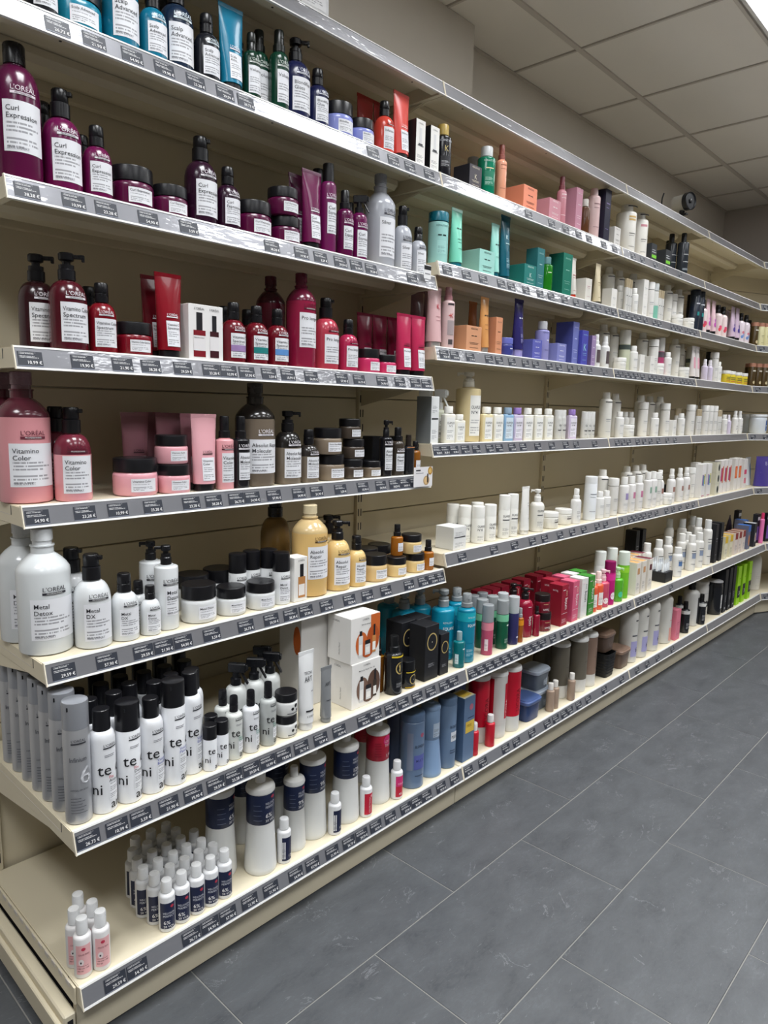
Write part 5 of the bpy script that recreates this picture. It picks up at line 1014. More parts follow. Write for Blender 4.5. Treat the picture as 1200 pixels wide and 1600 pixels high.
SP('bwx', *BX, 'black carton with white oval', lambda: box(48, 70, 150, '#24252C', [('E', -10, 16, 30, 90, '#E2DEDC'), ('E', -4, 10, 40, 80, '#B45A4A', .0012)], top='#C9CBD0'))
SP('vbx', *BX, 'black and violet hanging pack', lambda: box(60, 30, 190, '#1B1A22', [('R', -26, 26, 150, 172, '#C9CBD0'), ('R', -26, 26, 20, 110, '#6A4A9A')]))
SP('pkb', 'hair_brush_pack', 'pack', 'slim pink wand pack', lambda: can(200, 28, '#E87AB0', 'dome', '#D83A6A', cap_frac=.2))
SP('tri', 'cone_bottle', 'bottle', 'dark pointed cone bottle', lambda: [('body', MB().lathe([(.03, 0), (.031, .004), (.012, .12), (.004, .15), (.003, .165)], plastic('#2E2438', .35), 16).mesh('body'), None)])
SP('whf', *BT, 'large plain white bottle', lambda: bottle(250, 92, '#DAD7D0', 'none', '#DAD7D0', 'round', PL(70, 120, '#b0aca4'), fr=(.72, .96)))
SP('card1', 'shelf_card', 'card', 'small white and black shelf card clipped to the price rail', lambda: [('card', MB().box(-.016, .016, -.0006, .0006, 0, .040, plastic('#E6E6E6', .4), mats={'front': plastic('#E9E9EA', .4)}).mesh('card', smooth=False), None), ('lettering', MB().patch(flat(.0006), -.016, .016, .026, .038, plastic('#1b1c20', .4), 1, 1).patch(flat(.0006), -.012, .012, .013, .016, plastic('#8a8a90', .5), 1, 1).mesh('lettering', smooth=False), 'card')])
SP('card2', 'shelf_card', 'card', 'white promotion card with golden rings on the price rail', lambda: [('card', MB().box(-.045, .045, -.0006, .0006, 0, .062, plastic('#E6E4E6', .4)).mesh('card', smooth=False), None), ('lettering', MB().patch(flat(.0006), .022, .044, .036, .062, plastic('#B0853E', .4), ell=True).patch(flat(.0006), .026, .039, .041, .057, plastic('#D8B56A', .4), ell=True, eps=.0006).patch(flat(.0006), .0, .030, .004, .034, plastic('#B99A72', .4), ell=True).patch(flat(.0006), .005, .024, .008, .030, plastic('#E0BE8A', .4), ell=True, eps=.0006).patch(flat(.0006), .018, .024, .012, .040, plastic('#1b1c20', .4), 1, 1, eps=.0008).patch(flat(.0006), -.036, -.014, .050, .054, plastic('#33343a', .4), 1, 1).patch(flat(.0006), -.036, .0, .042, .044, plastic('#8a8a90', .4), 1, 1).mesh('lettering', smooth=False), 'card')])
SP('wct', *BX, 'white carton standing on the top shelf', lambda: box(90, 60, 120, '#C9CACC', [('L', -36, 36, 20, 90, '#D6D6D8')]))

# ------------------------------------------------------------------ what stands where (metres)
PLACES = [
    'above the teal bottles',
    'on the teal bottle shelf',
    'above the mint tube shelf',
    'on the high grooming shelf',
    'on the plum bottle shelf',
    'on the red bottle shelf',
    'on the pink bottle shelf',
    'on the white pump bottle shelf',
    'on the hairspray can shelf',
    'on the dark red carton shelf',
    'on the dye carton shelf',
    'on the dye carton shelf',
    'on bottom shelf near developer bottles',
    'on bottom shelf near storage tubs',
    'on bottom shelf near lilac panels',
    'on bottom shelf near lime cartons',
    'on the mint tube shelf',
    'on shelf beyond the mint tubes',
    'on the flowered pink shelf',
    'on the lavender carton shelf',
    'on shelf beyond lavender cartons',
    'on shelf with yellow jars',
    'on the ivory bottle shelf',
    'on shelf beyond ivory bottles',
    'on shelf beside white bucket',
    'below the ivory bottle shelf',
    'beyond the white rounded pump',
    'on the comb pack shelf',
]
# (product, x, y, z, turn, place, 0 front / 1 behind / 2 on another)
ITEMS = [
    ('wct',0.763,0.062,2.2617,-0.3,0,0), ('scd3',0.096,0.048,2.0057,0.4,1,0), ('scj',0.171,0.070,2.0057,-1.3,1,0), ('sc5',0.257,0.057,2.0057,1,1,0), 
    ('sc3',0.324,0.047,2.0057,1.3,1,0), ('scd5',0.389,0.063,2.0057,-4.3,1,0), ('scd5',0.410,0.142,2.0057,-4.9,1,1), ('scd3',0.455,0.047,2.0057,3.4,1,0), 
    ('sct',0.518,0.044,2.0057,-0.3,1,0), ('gr3',0.575,0.043,2.0057,-2.7,1,0), ('gr3',0.581,0.100,2.0057,5,1,1), ('gr5',0.624,0.079,2.0057,-0.3,1,0), 
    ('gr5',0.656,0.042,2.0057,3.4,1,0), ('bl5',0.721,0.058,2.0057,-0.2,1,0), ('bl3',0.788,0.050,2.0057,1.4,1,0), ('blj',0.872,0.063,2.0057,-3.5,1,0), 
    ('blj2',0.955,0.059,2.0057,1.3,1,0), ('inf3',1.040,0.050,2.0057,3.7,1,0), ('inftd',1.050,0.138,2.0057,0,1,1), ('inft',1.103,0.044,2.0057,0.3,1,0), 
    ('inftd',1.118,0.138,2.0057,0.2,1,1), ('wbx',1.166,0.041,2.0057,-0.5,1,0), ('wbx',1.232,0.041,2.0057,0.3,1,0), ('kgold',1.304,0.049,2.0057,-23.1,2,0), 
    ('kblk',1.447,0.056,2.0057,-0.2,2,0), ('kgrn',1.543,0.052,2.0057,-28.7,2,0), ('kgry',1.595,0.146,2.0057,-20.3,2,1), ('kpsp',1.613,0.040,2.0057,-24.3,2,0), 
    ('kpbx',1.775,0.063,2.0057,0.3,2,0), ('kkbx',1.947,0.062,2.0057,0.5,2,0), ('kpks',2.034,0.046,2.0057,-21.9,2,0), ('kktl',2.130,0.046,2.0057,0.5,2,0), 
    ('kamb',2.222,0.047,2.0057,-25.1,2,0), ('kpal',2.304,0.052,2.0057,-21,2,0), ('knvt',2.372,0.046,2.0057,-0.1,2,0), ('wsq',2.474,0.046,2.0057,0.5,2,0), 
    ('wbig',2.646,0.067,2.0057,-20.2,3,0), ('wbigr',2.787,0.066,2.0057,-28,3,0), ('men1',2.867,0.048,2.0057,-0.4,3,0), ('men1',3.034,0.048,2.0057,-0.3,3,0), 
    ('men3',3.247,0.099,2.0057,-19.3,3,1), ('men3',3.270,0.046,2.0057,-24.6,3,0), ('men2',3.317,0.141,2.0057,-22.7,3,1), ('cu15',0.049,0.068,1.7007,-2,4,0), 
    ('cu5',0.129,0.151,1.7007,0.1,4,1), ('cu5',0.129,0.062,1.7007,-1.1,4,0), ('cu3',0.196,0.053,1.7007,-1.5,4,0), ('cu3',0.199,0.128,1.7007,0.9,4,1), 
    ('cuj5',0.279,0.071,1.7007,0.8,4,0), ('cuj2',0.366,0.065,1.7007,4,4,0), ('cud5',0.445,0.062,1.7007,1.8,4,0), ('cud3',0.513,0.054,1.7007,4.3,4,0), 
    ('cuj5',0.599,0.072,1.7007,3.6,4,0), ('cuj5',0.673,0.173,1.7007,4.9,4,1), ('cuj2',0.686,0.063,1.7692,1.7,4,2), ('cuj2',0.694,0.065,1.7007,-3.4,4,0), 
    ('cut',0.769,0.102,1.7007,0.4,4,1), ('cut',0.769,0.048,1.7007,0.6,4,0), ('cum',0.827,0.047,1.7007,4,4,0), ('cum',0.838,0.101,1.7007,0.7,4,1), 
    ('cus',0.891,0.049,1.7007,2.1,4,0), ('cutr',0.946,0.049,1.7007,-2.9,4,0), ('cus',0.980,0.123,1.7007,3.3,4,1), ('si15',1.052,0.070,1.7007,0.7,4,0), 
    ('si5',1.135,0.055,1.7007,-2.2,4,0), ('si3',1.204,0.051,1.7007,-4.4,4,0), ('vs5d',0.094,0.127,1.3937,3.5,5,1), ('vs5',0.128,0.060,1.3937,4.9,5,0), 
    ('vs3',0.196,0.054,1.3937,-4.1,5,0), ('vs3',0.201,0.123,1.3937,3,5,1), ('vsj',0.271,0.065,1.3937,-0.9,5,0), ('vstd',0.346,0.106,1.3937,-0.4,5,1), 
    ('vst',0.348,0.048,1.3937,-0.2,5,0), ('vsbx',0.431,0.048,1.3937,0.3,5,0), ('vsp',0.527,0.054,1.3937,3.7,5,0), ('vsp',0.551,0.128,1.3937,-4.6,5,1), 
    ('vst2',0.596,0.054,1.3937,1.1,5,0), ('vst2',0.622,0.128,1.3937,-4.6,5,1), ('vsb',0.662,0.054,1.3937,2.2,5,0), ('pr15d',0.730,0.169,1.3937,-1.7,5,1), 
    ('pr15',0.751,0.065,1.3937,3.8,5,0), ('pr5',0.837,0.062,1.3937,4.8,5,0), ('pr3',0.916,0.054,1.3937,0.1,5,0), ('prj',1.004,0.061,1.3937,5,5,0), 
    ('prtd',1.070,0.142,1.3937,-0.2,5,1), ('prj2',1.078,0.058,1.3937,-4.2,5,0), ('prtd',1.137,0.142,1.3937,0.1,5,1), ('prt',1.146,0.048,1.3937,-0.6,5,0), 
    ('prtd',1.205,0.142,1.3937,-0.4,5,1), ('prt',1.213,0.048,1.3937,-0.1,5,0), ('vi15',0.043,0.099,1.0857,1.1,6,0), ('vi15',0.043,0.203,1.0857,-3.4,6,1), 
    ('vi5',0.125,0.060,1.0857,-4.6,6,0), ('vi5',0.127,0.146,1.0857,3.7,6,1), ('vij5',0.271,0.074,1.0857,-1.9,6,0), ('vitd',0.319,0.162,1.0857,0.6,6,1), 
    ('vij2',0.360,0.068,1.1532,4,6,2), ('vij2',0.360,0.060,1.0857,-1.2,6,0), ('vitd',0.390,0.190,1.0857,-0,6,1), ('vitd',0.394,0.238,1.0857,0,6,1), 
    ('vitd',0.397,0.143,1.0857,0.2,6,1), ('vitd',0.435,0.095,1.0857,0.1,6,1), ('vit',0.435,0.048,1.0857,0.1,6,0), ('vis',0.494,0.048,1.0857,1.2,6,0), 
    ('mos',0.541,0.046,1.0857,4.4,6,0), ('mo15',0.609,0.078,1.0857,0.1,6,0), ('mo5',0.704,0.062,1.0857,-0.7,6,0), ('mo3',0.772,0.054,1.0857,2.2,6,0), 
    ('moj5',0.853,0.066,1.1602,-2.6,6,2), ('moj5',0.865,0.066,1.0857,-2,6,0), ('mojb',0.938,0.064,1.2027,4.8,6,2), ('mojb',0.945,0.058,1.0857,0.2,6,0), 
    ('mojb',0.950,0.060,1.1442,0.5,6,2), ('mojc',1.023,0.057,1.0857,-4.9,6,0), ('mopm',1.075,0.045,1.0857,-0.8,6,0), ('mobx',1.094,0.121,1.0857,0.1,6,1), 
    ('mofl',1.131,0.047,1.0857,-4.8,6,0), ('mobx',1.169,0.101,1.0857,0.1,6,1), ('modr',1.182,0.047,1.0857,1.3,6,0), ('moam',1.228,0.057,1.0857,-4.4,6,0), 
    ('de15',0.043,0.029,0.7847,1.3,7,0), ('de15',0.043,0.133,0.7847,-0.3,7,1), ('de5',0.122,0.081,0.7847,1.8,7,1), ('de5',0.125,-0.009,0.7847,-1.5,7,0), 
    ('de3',0.192,-0.016,0.7847,2.1,7,0), ('de1',0.248,-0.023,0.7847,2.4,7,0), ('de1',0.249,0.032,0.7847,-4.8,7,1), ('delo',0.294,0.055,0.7847,-4.4,7,1), 
    ('delo',0.296,-0.010,0.7847,1.8,7,0), ('dej',0.383,-0.003,0.7847,4.6,7,0), ('dej',0.425,0.091,0.7847,-2.5,7,1), ('dej2',0.471,-0.008,0.7847,-0.4,7,0), 
    ('dej',0.510,0.102,0.7847,0.9,7,1), ('deca',0.523,0.037,0.7847,-1.8,7,1), ('dej2',0.556,-0.015,0.7847,-1.4,7,0), ('deca',0.572,0.045,0.7847,-1.9,7,1), 
    ('deca',0.617,-0.022,0.7847,-1.3,7,0), ('deca',0.617,0.030,0.7847,1,7,1), ('debx',0.664,-0.023,0.7847,-0.2,7,0), ('ye15d',0.725,0.141,0.7847,-1.2,7,1), 
    ('ye15',0.736,0.004,0.7847,2.7,7,0), ('ye5',0.828,-0.008,0.7847,-4.7,7,0), ('ye5',0.874,0.081,0.7847,0.7,7,1), ('ye3',0.896,-0.016,0.7847,2.4,7,0), 
    ('yej',0.983,-0.007,0.7847,-1.9,7,0), ('yej',1.032,0.077,0.7847,-2.8,7,1), ('yej2',1.072,-0.012,0.7847,3,7,0), ('yeam',1.084,-0.004,0.8452,-2.6,7,2), 
    ('yej',1.108,0.094,0.7847,-3.1,7,1), ('yej2',1.147,-0.008,0.8452,-0.6,7,2), ('yej2',1.159,-0.012,0.7847,2,7,0), ('yej2',1.171,0.058,0.7847,-4,7,1), 
    ('yeam',1.210,-0.026,0.7847,-1.8,7,0), ('mib',1.302,0.053,1.7477,-25.7,16,0), ('mit',1.382,0.043,1.7477,0.4,16,0), ('mibx',1.529,0.063,1.7477,-0.1,16,0), 
    ('mit2',1.598,0.042,1.7477,0.4,16,0), ('tet',1.657,0.041,1.7477,-0.4,16,0), ('tebx',1.802,0.059,1.7477,-0.2,16,0), ('tetl',1.880,0.052,1.7477,0.2,16,0), 
    ('tebx',1.901,0.148,1.7477,0.5,16,1), ('grb',1.955,0.047,1.7477,-24.5,16,0), ('tetl',2.052,0.130,1.7477,-0.3,16,1), ('tetg',2.070,0.054,1.7477,-0.5,16,0), 
    ('tetg',2.114,0.138,1.7477,0,16,1), ('wrt',2.148,0.043,1.7477,-0.4,16,0), ('wnb',2.250,0.046,1.7477,0.4,16,0), ('crt',2.360,0.041,1.7477,0.4,16,0), 
    ('w5',2.490,0.046,1.7477,-0.4,16,0), ('w1',2.626,0.124,1.7477,-26.2,17,1), ('w3',2.638,0.069,1.7477,-20.9,17,0), ('wstr',2.640,0.032,1.7477,0.2,17,0), 
    ('w1',2.732,0.124,1.7477,-20.9,17,1), ('w3',2.733,0.046,1.7477,-25.5,17,0), ('w5',2.810,0.046,1.7477,-0.4,17,0), ('w5',2.815,0.048,1.8322,-0.2,17,2), 
    ('w1',2.842,0.104,1.7477,-21.1,17,1), ('w2',2.909,0.049,1.7477,-26.3,17,0), ('wgn',2.954,0.043,1.7477,-25.5,17,0), ('wstr',3.010,0.035,1.7477,-0.1,17,0), 
    ('w1',3.012,0.124,1.7477,-24.8,17,1), ('w1',3.226,0.093,1.7477,-24.9,17,1), ('w4',3.269,0.049,1.7477,-19.8,17,0), ('w2',3.303,0.093,1.7477,-27.4,17,1), 
    ('w1',3.395,0.099,1.7477,-29,17,0), ('w4',3.429,0.049,1.7477,-19.6,17,0), ('nvt',3.509,0.052,1.7477,-20.2,18,0), ('nvt',3.576,0.052,1.7477,-19.1,18,0), 
    ('pnk2',3.632,0.053,1.7477,-24.7,18,0), ('nvt',3.654,0.122,1.7477,-19.5,18,1), ('pnk1',3.690,0.045,1.7477,0.5,18,0), ('pnk1',3.778,0.045,1.7477,-0.3,18,0), 
    ('pnk2',3.876,0.053,1.7477,-21.5,18,0), ('pnk2',3.964,0.053,1.7477,-20.6,18,0), ('pnk3',4.124,0.049,1.7477,0.2,18,0), ('pnk3',4.208,0.049,1.7477,0,18,0), 
    ('pnk3',4.283,0.129,1.7477,-0.3,18,1), ('pnk4',4.291,0.052,1.7477,-25.6,18,0), ('pnk4',4.393,0.052,1.7477,-26.7,18,0), ('pnk2',4.668,0.113,1.7477,-28.3,18,1), 
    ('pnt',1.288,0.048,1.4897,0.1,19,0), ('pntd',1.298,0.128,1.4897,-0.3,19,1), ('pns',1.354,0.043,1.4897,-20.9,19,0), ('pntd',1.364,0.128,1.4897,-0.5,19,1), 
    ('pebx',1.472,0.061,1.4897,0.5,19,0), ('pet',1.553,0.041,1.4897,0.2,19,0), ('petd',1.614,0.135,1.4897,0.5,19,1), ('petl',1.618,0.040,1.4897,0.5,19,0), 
    ('laj',1.705,0.053,1.4897,-20,19,0), ('lat',1.770,0.042,1.4897,0.1,19,0), ('labx',1.881,0.053,1.4897,-0.6,19,0), ('lab',1.957,0.051,1.4897,-21.5,19,0), 
    ('labx2',2.062,0.049,1.4897,-0.4,19,0), ('blt',2.195,0.075,1.4897,-0.2,19,0), ('blk',2.249,0.046,1.4897,0.2,19,0), ('lil',2.326,0.043,1.4897,0,19,0), 
    ('w6',2.392,0.044,1.4897,-24.9,19,0), ('w6',2.477,0.044,1.4897,-19.6,19,0), ('w1',2.594,0.114,1.4897,-22.9,20,1), ('w4',2.651,0.054,1.4897,-25.6,20,0), 
    ('w1',2.697,0.117,1.4897,-26.5,20,1), ('w7',2.723,0.067,1.4897,-20.4,20,0), ('w3',2.764,0.041,1.4897,-24.2,20,0), ('w5',2.829,0.046,1.4897,0.3,20,0), 
    ('w5',2.947,0.046,1.4897,-0.2,20,0), ('w1',2.996,0.103,1.4897,-27,20,1), ('w2',3.011,0.050,1.4897,-23.7,20,0), ('w4',3.080,0.050,1.4897,-20.8,20,0), 
    ('w8',3.134,0.070,1.4897,-27.3,20,0), ('w3',3.171,0.041,1.4897,-21.1,20,0), ('w1',3.373,0.088,1.4897,-19.8,20,1), ('w4',3.421,0.050,1.4897,-20.9,20,0), 
    ('mtb',3.538,0.047,1.4897,0.4,21,0), ('w2',3.560,0.129,1.4897,-28.9,21,1), ('mtb',3.596,0.047,1.4897,0.2,21,0), ('w1',3.670,0.167,1.4897,-20.4,21,1), 
    ('w7',3.686,0.113,1.4897,-28.5,21,1), ('lvb',3.709,0.041,1.4897,-26.3,21,0), ('lvb',3.792,0.041,1.4897,-26.3,21,0), ('w2',3.886,0.051,1.4897,-23.7,21,0), 
    ('w3',3.941,0.044,1.4897,-24.8,21,0), ('men2',4.058,0.146,1.4897,-24.3,21,1), ('yljr',4.108,0.054,1.4897,-21.2,21,0), ('men2',4.148,0.146,1.4897,-29,21,1), 
    ('yljr',4.203,0.054,1.4897,-28.5,21,0), ('yljd',4.270,0.125,1.4897,-27.7,21,1), ('yljr',4.326,0.054,1.4897,-27.8,21,0), ('yljd',4.361,0.115,1.4897,-28.3,21,1), 
    ('yljr',4.441,0.054,1.4897,-19.3,21,0), ('brb',4.600,0.069,1.4897,-20.5,21,0), ('olbx',1.284,0.056,1.1827,-0.5,22,0), ('ol3',1.373,0.040,1.1827,-14,22,0), 
    ('oltr',1.377,0.151,1.1827,-25.8,22,1), ('oltr',1.388,0.091,1.1827,-25.9,22,1), ('ol0',1.431,0.039,1.1827,-15.5,22,0), ('olbig',1.534,0.080,1.1827,-22.5,22,0), 
    ('ol4',1.593,0.041,1.1827,-13.1,22,0), ('ol5',1.660,0.040,1.1827,-15.4,22,0), ('olb',1.727,0.040,1.1827,-17.1,22,0), ('olp',1.792,0.040,1.1827,-15.7,22,0), 
    ('ol5',1.864,0.040,1.1827,-17.8,22,0), ('ol5',1.939,0.040,1.1827,-13.4,22,0), ('ol5',2.017,0.040,1.1827,-11.8,22,0), ('olpk2',2.121,0.044,1.1827,-0.1,22,0), 
    ('olp',2.214,0.042,1.1827,-18.2,22,0), ('olpk',2.363,0.043,1.1827,-0.4,22,0), ('w1',2.565,0.064,1.1827,-25.3,23,0), ('w3',2.670,0.042,1.1827,-23,23,0), 
    ('w1',2.741,0.104,1.1827,-21.2,23,1), ('w4',2.797,0.056,1.1827,-25.2,23,0), ('w3',2.865,0.106,1.1827,-21,23,1), ('w3',2.931,0.106,1.1827,-22.8,23,1), 
    ('w2',2.990,0.069,1.1827,-24.7,23,0), ('w1',3.032,0.104,1.1827,-25.3,23,1), ('w3',3.085,0.046,1.1827,-24,23,0), ('w1',3.214,0.134,1.1827,-22,23,1), 
    ('w2',3.245,0.059,1.1827,-24.8,23,0), ('w1',3.277,0.105,1.1827,-22.1,23,1), ('w5',3.296,0.046,1.1827,-0,23,0), ('w3',3.433,0.044,1.1827,-26.5,23,0), 
    ('wstr',3.496,0.089,1.1827,0,23,1), ('w2',3.578,0.049,1.1827,-22,24,0), ('wstr',3.581,0.089,1.1827,-0.5,24,1), ('wstr',3.679,0.039,1.1827,-0.1,24,0), 
    ('w9',3.774,0.098,1.1827,-24.7,24,1), ('w2',3.800,0.049,1.1827,-20.2,24,0), ('w2',3.875,0.049,1.1827,-19.6,24,0), ('w2',3.951,0.049,1.1827,-25.3,24,0), 
    ('wstr',4.022,0.039,1.1827,0.5,24,0), ('w3',4.136,0.046,1.1827,-21.1,24,0), ('lvb',4.210,0.043,1.1827,-26.4,24,0), ('wsp',4.379,0.057,1.1827,-24.4,24,0), 
    ('wsp',4.469,0.057,1.1827,-27.8,24,0), ('bkt',4.809,0.101,1.1827,-20.9,24,0), ('olcb',1.356,-0.003,0.8327,0.2,25,0), ('olc',1.476,0.084,0.8327,-20.1,25,1), 
    ('olc',1.481,0.034,0.8327,-21.1,25,1), ('olc',1.506,-0.006,0.8327,-22.3,25,0), ('olc',1.577,-0.006,0.8327,-21.7,25,0), ('olc',1.582,0.054,0.8327,-23.4,25,1), 
    ('olc2',1.658,-0.012,0.8327,-28,25,0), ('olc2',1.713,-0.012,0.8327,-23.1,25,0), ('olt',1.783,-0.021,0.8327,-0.6,25,0), ('olpm',1.884,-0.013,0.8327,-27.6,25,0), 
    ('olj',1.999,-0.005,0.8327,-21.3,25,0), ('olj',2.129,0.007,0.8327,-28.6,25,0), ('wsp',2.188,-0.017,0.8327,-28.1,25,0), ('wcl',2.327,-0.010,0.8327,-28,25,0), 
    ('w3',2.397,-0.020,0.8327,-20.2,25,0), ('w3',2.459,-0.020,0.8327,-27.2,25,0), ('w1',2.537,0.042,0.8327,-28.8,26,1), ('w2',2.542,-0.012,0.8327,-20.6,26,0), 
    ('w9',2.640,-0.018,0.8327,-27.8,26,0), ('w10',2.721,-0.016,0.8327,-20.6,26,0), ('w10',2.807,-0.016,0.8327,-22.3,26,0), ('w1',2.853,0.070,0.8327,-20.6,26,1), 
    ('w11',2.918,-0.013,0.8327,-19.5,26,0), ('w1',2.957,0.070,0.8327,-23.2,26,1), ('w11',2.980,-0.013,0.8327,-21,26,0), ('w1',3.042,0.070,0.8327,-28.6,26,1), 
    ('w2',3.047,-0.005,0.8327,-21.3,26,0), ('w12',3.103,0.002,0.8327,-23.9,26,0), ('w4',3.155,-0.017,0.8327,-21.8,26,0), ('w12',3.237,-0.006,0.8327,-27.9,26,0), 
    ('w12',3.336,-0.012,0.8327,-21.5,26,0), ('w12',3.428,-0.012,0.8327,-19.7,26,0), ('w2',3.573,0.015,0.8327,-28.4,27,1), ('blkb',3.578,0.131,0.8327,-0.2,27,1), 
    ('w5',3.601,0.074,0.8327,0.1,27,1), ('kita',3.629,-0.017,0.8327,0.4,27,0), ('kita',3.719,-0.017,0.8327,-0.3,27,0), ('kita',3.738,0.051,0.8327,-0.4,27,1), 
    ('cbx',3.863,0.003,0.8327,-0.3,27,0), ('cbx',3.863,0.003,0.8972,0.1,27,2), ('cbx',3.863,0.003,0.9617,0.3,27,2), ('blkb',3.866,0.131,0.8327,-0.1,27,1), 
    ('kitb',3.990,0.001,0.8327,-0.2,27,0), ('kitb',4.059,0.001,0.8327,-0.1,27,0), ('kitb',4.130,0.001,0.8327,-0.2,27,0), ('kitc',4.251,0.001,0.8327,-0.1,27,0), 
    ('kitc',4.326,0.001,0.8327,-0.5,27,0), ('kitd',4.442,0.001,0.8327,0,27,0), ('pchb',4.669,0.036,0.8327,0.6,27,1), ('inf',0.032,-0.123,0.4767,-22.9,8,0), 
    ('inf',0.032,-0.060,0.4767,-19.5,8,1), ('inf',0.032,-0.009,0.4767,-25.4,8,1), ('inf',0.032,0.045,0.4767,-20.1,8,1), ('inf',0.032,0.101,0.4767,-19.4,8,1), 
    ('inf',0.032,0.157,0.4767,-20.3,8,1), ('inf',0.032,0.213,0.4767,-21.8,8,1), ('tcx',0.082,-0.071,0.4767,-0.2,8,1), ('tcx',0.083,-0.008,0.4767,1.4,8,1), 
    ('tca',0.083,-0.123,0.4767,-2,8,0), ('tcx',0.134,-0.072,0.4767,-3.5,8,1), ('tcx',0.135,-0.011,0.4767,-4,8,1), ('tcb',0.137,-0.123,0.4767,-3.5,8,0), 
    ('tcx',0.153,0.051,0.4767,4.2,8,1), ('tcx',0.180,-0.049,0.4767,0.2,8,1), ('tcx',0.185,0.002,0.4767,-0.6,8,1), ('tcc',0.189,-0.123,0.4767,-3.8,8,0), 
    ('tcx',0.205,0.051,0.4767,-3.1,8,1), ('tcx',0.223,-0.078,0.4767,-2.3,8,1), ('tcx',0.235,-0.010,0.4767,-3,8,1), ('tcd',0.240,-0.126,0.4767,-5.1,8,0), 
    ('tcx',0.256,0.051,0.4767,-1.9,8,1), ('tcx',0.272,-0.063,0.4767,-2.7,8,1), ('tcx',0.286,-0.009,0.4767,1.9,8,1), ('tce',0.290,-0.111,0.4767,0.5,8,0), 
    ('tcx',0.308,0.051,0.4767,-2,8,1), ('tcx',0.323,-0.066,0.4767,2.1,8,1), ('tcs',0.324,-0.136,0.4767,-0.9,8,0), ('tcx',0.338,-0.009,0.4767,3.5,8,1), 
    ('tcs',0.353,-0.096,0.4767,0.8,8,1), ('tcs',0.357,-0.133,0.4767,-2.3,8,0), ('tcx',0.359,0.051,0.4767,-2.8,8,1), ('fl',0.394,-0.128,0.4767,-4.8,8,0), 
    ('fl',0.395,-0.082,0.4767,-0.2,8,1), ('flw',0.442,-0.128,0.4767,-1.2,8,0), ('trb',0.443,-0.067,0.4767,-3.3,8,1), ('flw',0.476,-0.023,0.4767,-1.4,8,1), 
    ('flg',0.493,-0.128,0.4767,-1.8,8,0), ('trb',0.496,-0.068,0.4767,2.7,8,1), ('trb',0.550,-0.062,0.4767,-3.6,8,1), ('pst',0.555,-0.119,0.4767,4.9,8,0), 
    ('pst',0.556,-0.119,0.5332,-0.2,8,2), ('trb',0.560,-0.008,0.4767,1,8,1), ('artt',0.612,-0.129,0.4767,-0,8,0), ('artg',0.676,-0.135,0.4767,0.4,8,0), 
    ('gbx',0.730,0.010,0.4767,0.4,8,1), ('gbo',0.821,-0.088,0.6052,0.1,8,2), ('gbm',0.824,-0.092,0.4767,-0,8,0), ('gbx',0.843,0.010,0.4767,0.3,8,1), 
    ('oamb',0.918,-0.086,0.4767,3.6,8,0), ('ogb',0.945,-0.129,0.4767,-1,8,0), ('ogj',1.010,-0.123,0.4767,2.3,8,0), ('obx',1.074,-0.038,0.4767,0.6,8,1), 
    ('obx',1.100,-0.112,0.4767,-0,8,0), ('obx',1.140,-0.046,0.4767,-0.3,8,1), ('rvp',1.161,0.026,0.4767,-30.7,8,1), ('obxs',1.164,-0.114,0.4767,0.3,8,0), 
    ('rvp',1.174,0.105,0.4767,-26.2,8,1), ('rvp',1.241,0.027,0.4767,-23.4,8,1), ('rvm',1.252,-0.133,0.4767,-24.5,9,0), ('rvp',1.279,-0.043,0.4767,-30.6,9,1), 
    ('rvs',1.314,-0.112,0.4767,-31.1,9,0), ('rvs',1.349,-0.044,0.4767,-30.4,9,1), ('tpk',1.418,-0.126,0.4767,-27.1,9,0), ('tgn',1.462,-0.071,0.4767,-22,9,1), 
    ('tpk',1.479,-0.020,0.4767,-20.4,9,1), ('tgn',1.508,-0.125,0.4767,-20,9,0), ('tgn',1.524,-0.071,0.4767,-26.4,9,1), ('tpk',1.533,-0.020,0.4767,-20.3,9,1), 
    ('tnv',1.575,-0.126,0.4767,-25.9,9,0), ('tnv',1.587,-0.072,0.4767,-24.8,9,1), ('unr',1.588,0.025,0.4767,0.3,9,1), ('tor',1.610,-0.133,0.4767,-28.1,9,0), 
    ('unr',1.646,0.025,0.4767,-0.5,9,1), ('unb',1.685,-0.103,0.4767,-20.7,9,0), ('unb',1.705,-0.039,0.4767,-26.1,9,1), ('unr',1.706,0.025,0.4767,-0.2,9,1), 
    ('ung',1.714,-0.138,0.4767,-23.2,9,0), ('unr',1.785,0.025,0.4767,0.2,9,1), ('unj',1.792,-0.113,0.5472,-28.9,9,2), ('unj',1.799,-0.117,0.4767,-25.7,9,0), 
    ('unr',1.859,0.025,0.4767,-0.1,9,1), ('unr',1.902,-0.119,0.4767,-0,9,0), ('unr',1.949,-0.055,0.4767,-0.3,9,1), ('unr',1.955,0.025,0.4767,0.1,9,1), 
    ('unp',1.988,-0.119,0.4767,0.5,9,0), ('unr',2.025,0.025,0.4767,-0.1,9,1), ('unp',2.030,-0.055,0.4767,0.1,9,1), ('unw',2.061,-0.119,0.4767,-0.5,9,0), 
    ('unw',2.104,-0.055,0.4767,-0.3,9,1), ('ungr',2.121,-0.119,0.4767,0.2,9,0), ('ungr',2.170,-0.055,0.4767,-0.5,9,1), ('fko',2.174,-0.123,0.4767,-20.1,9,0), 
    ('fko',2.226,-0.123,0.4767,-19.9,9,0), ('fkp',2.279,-0.118,0.4767,-28,9,0), ('fkm',2.333,-0.122,0.4767,-19.6,9,0), ('wcap',2.406,-0.039,0.4767,-25.3,9,1), 
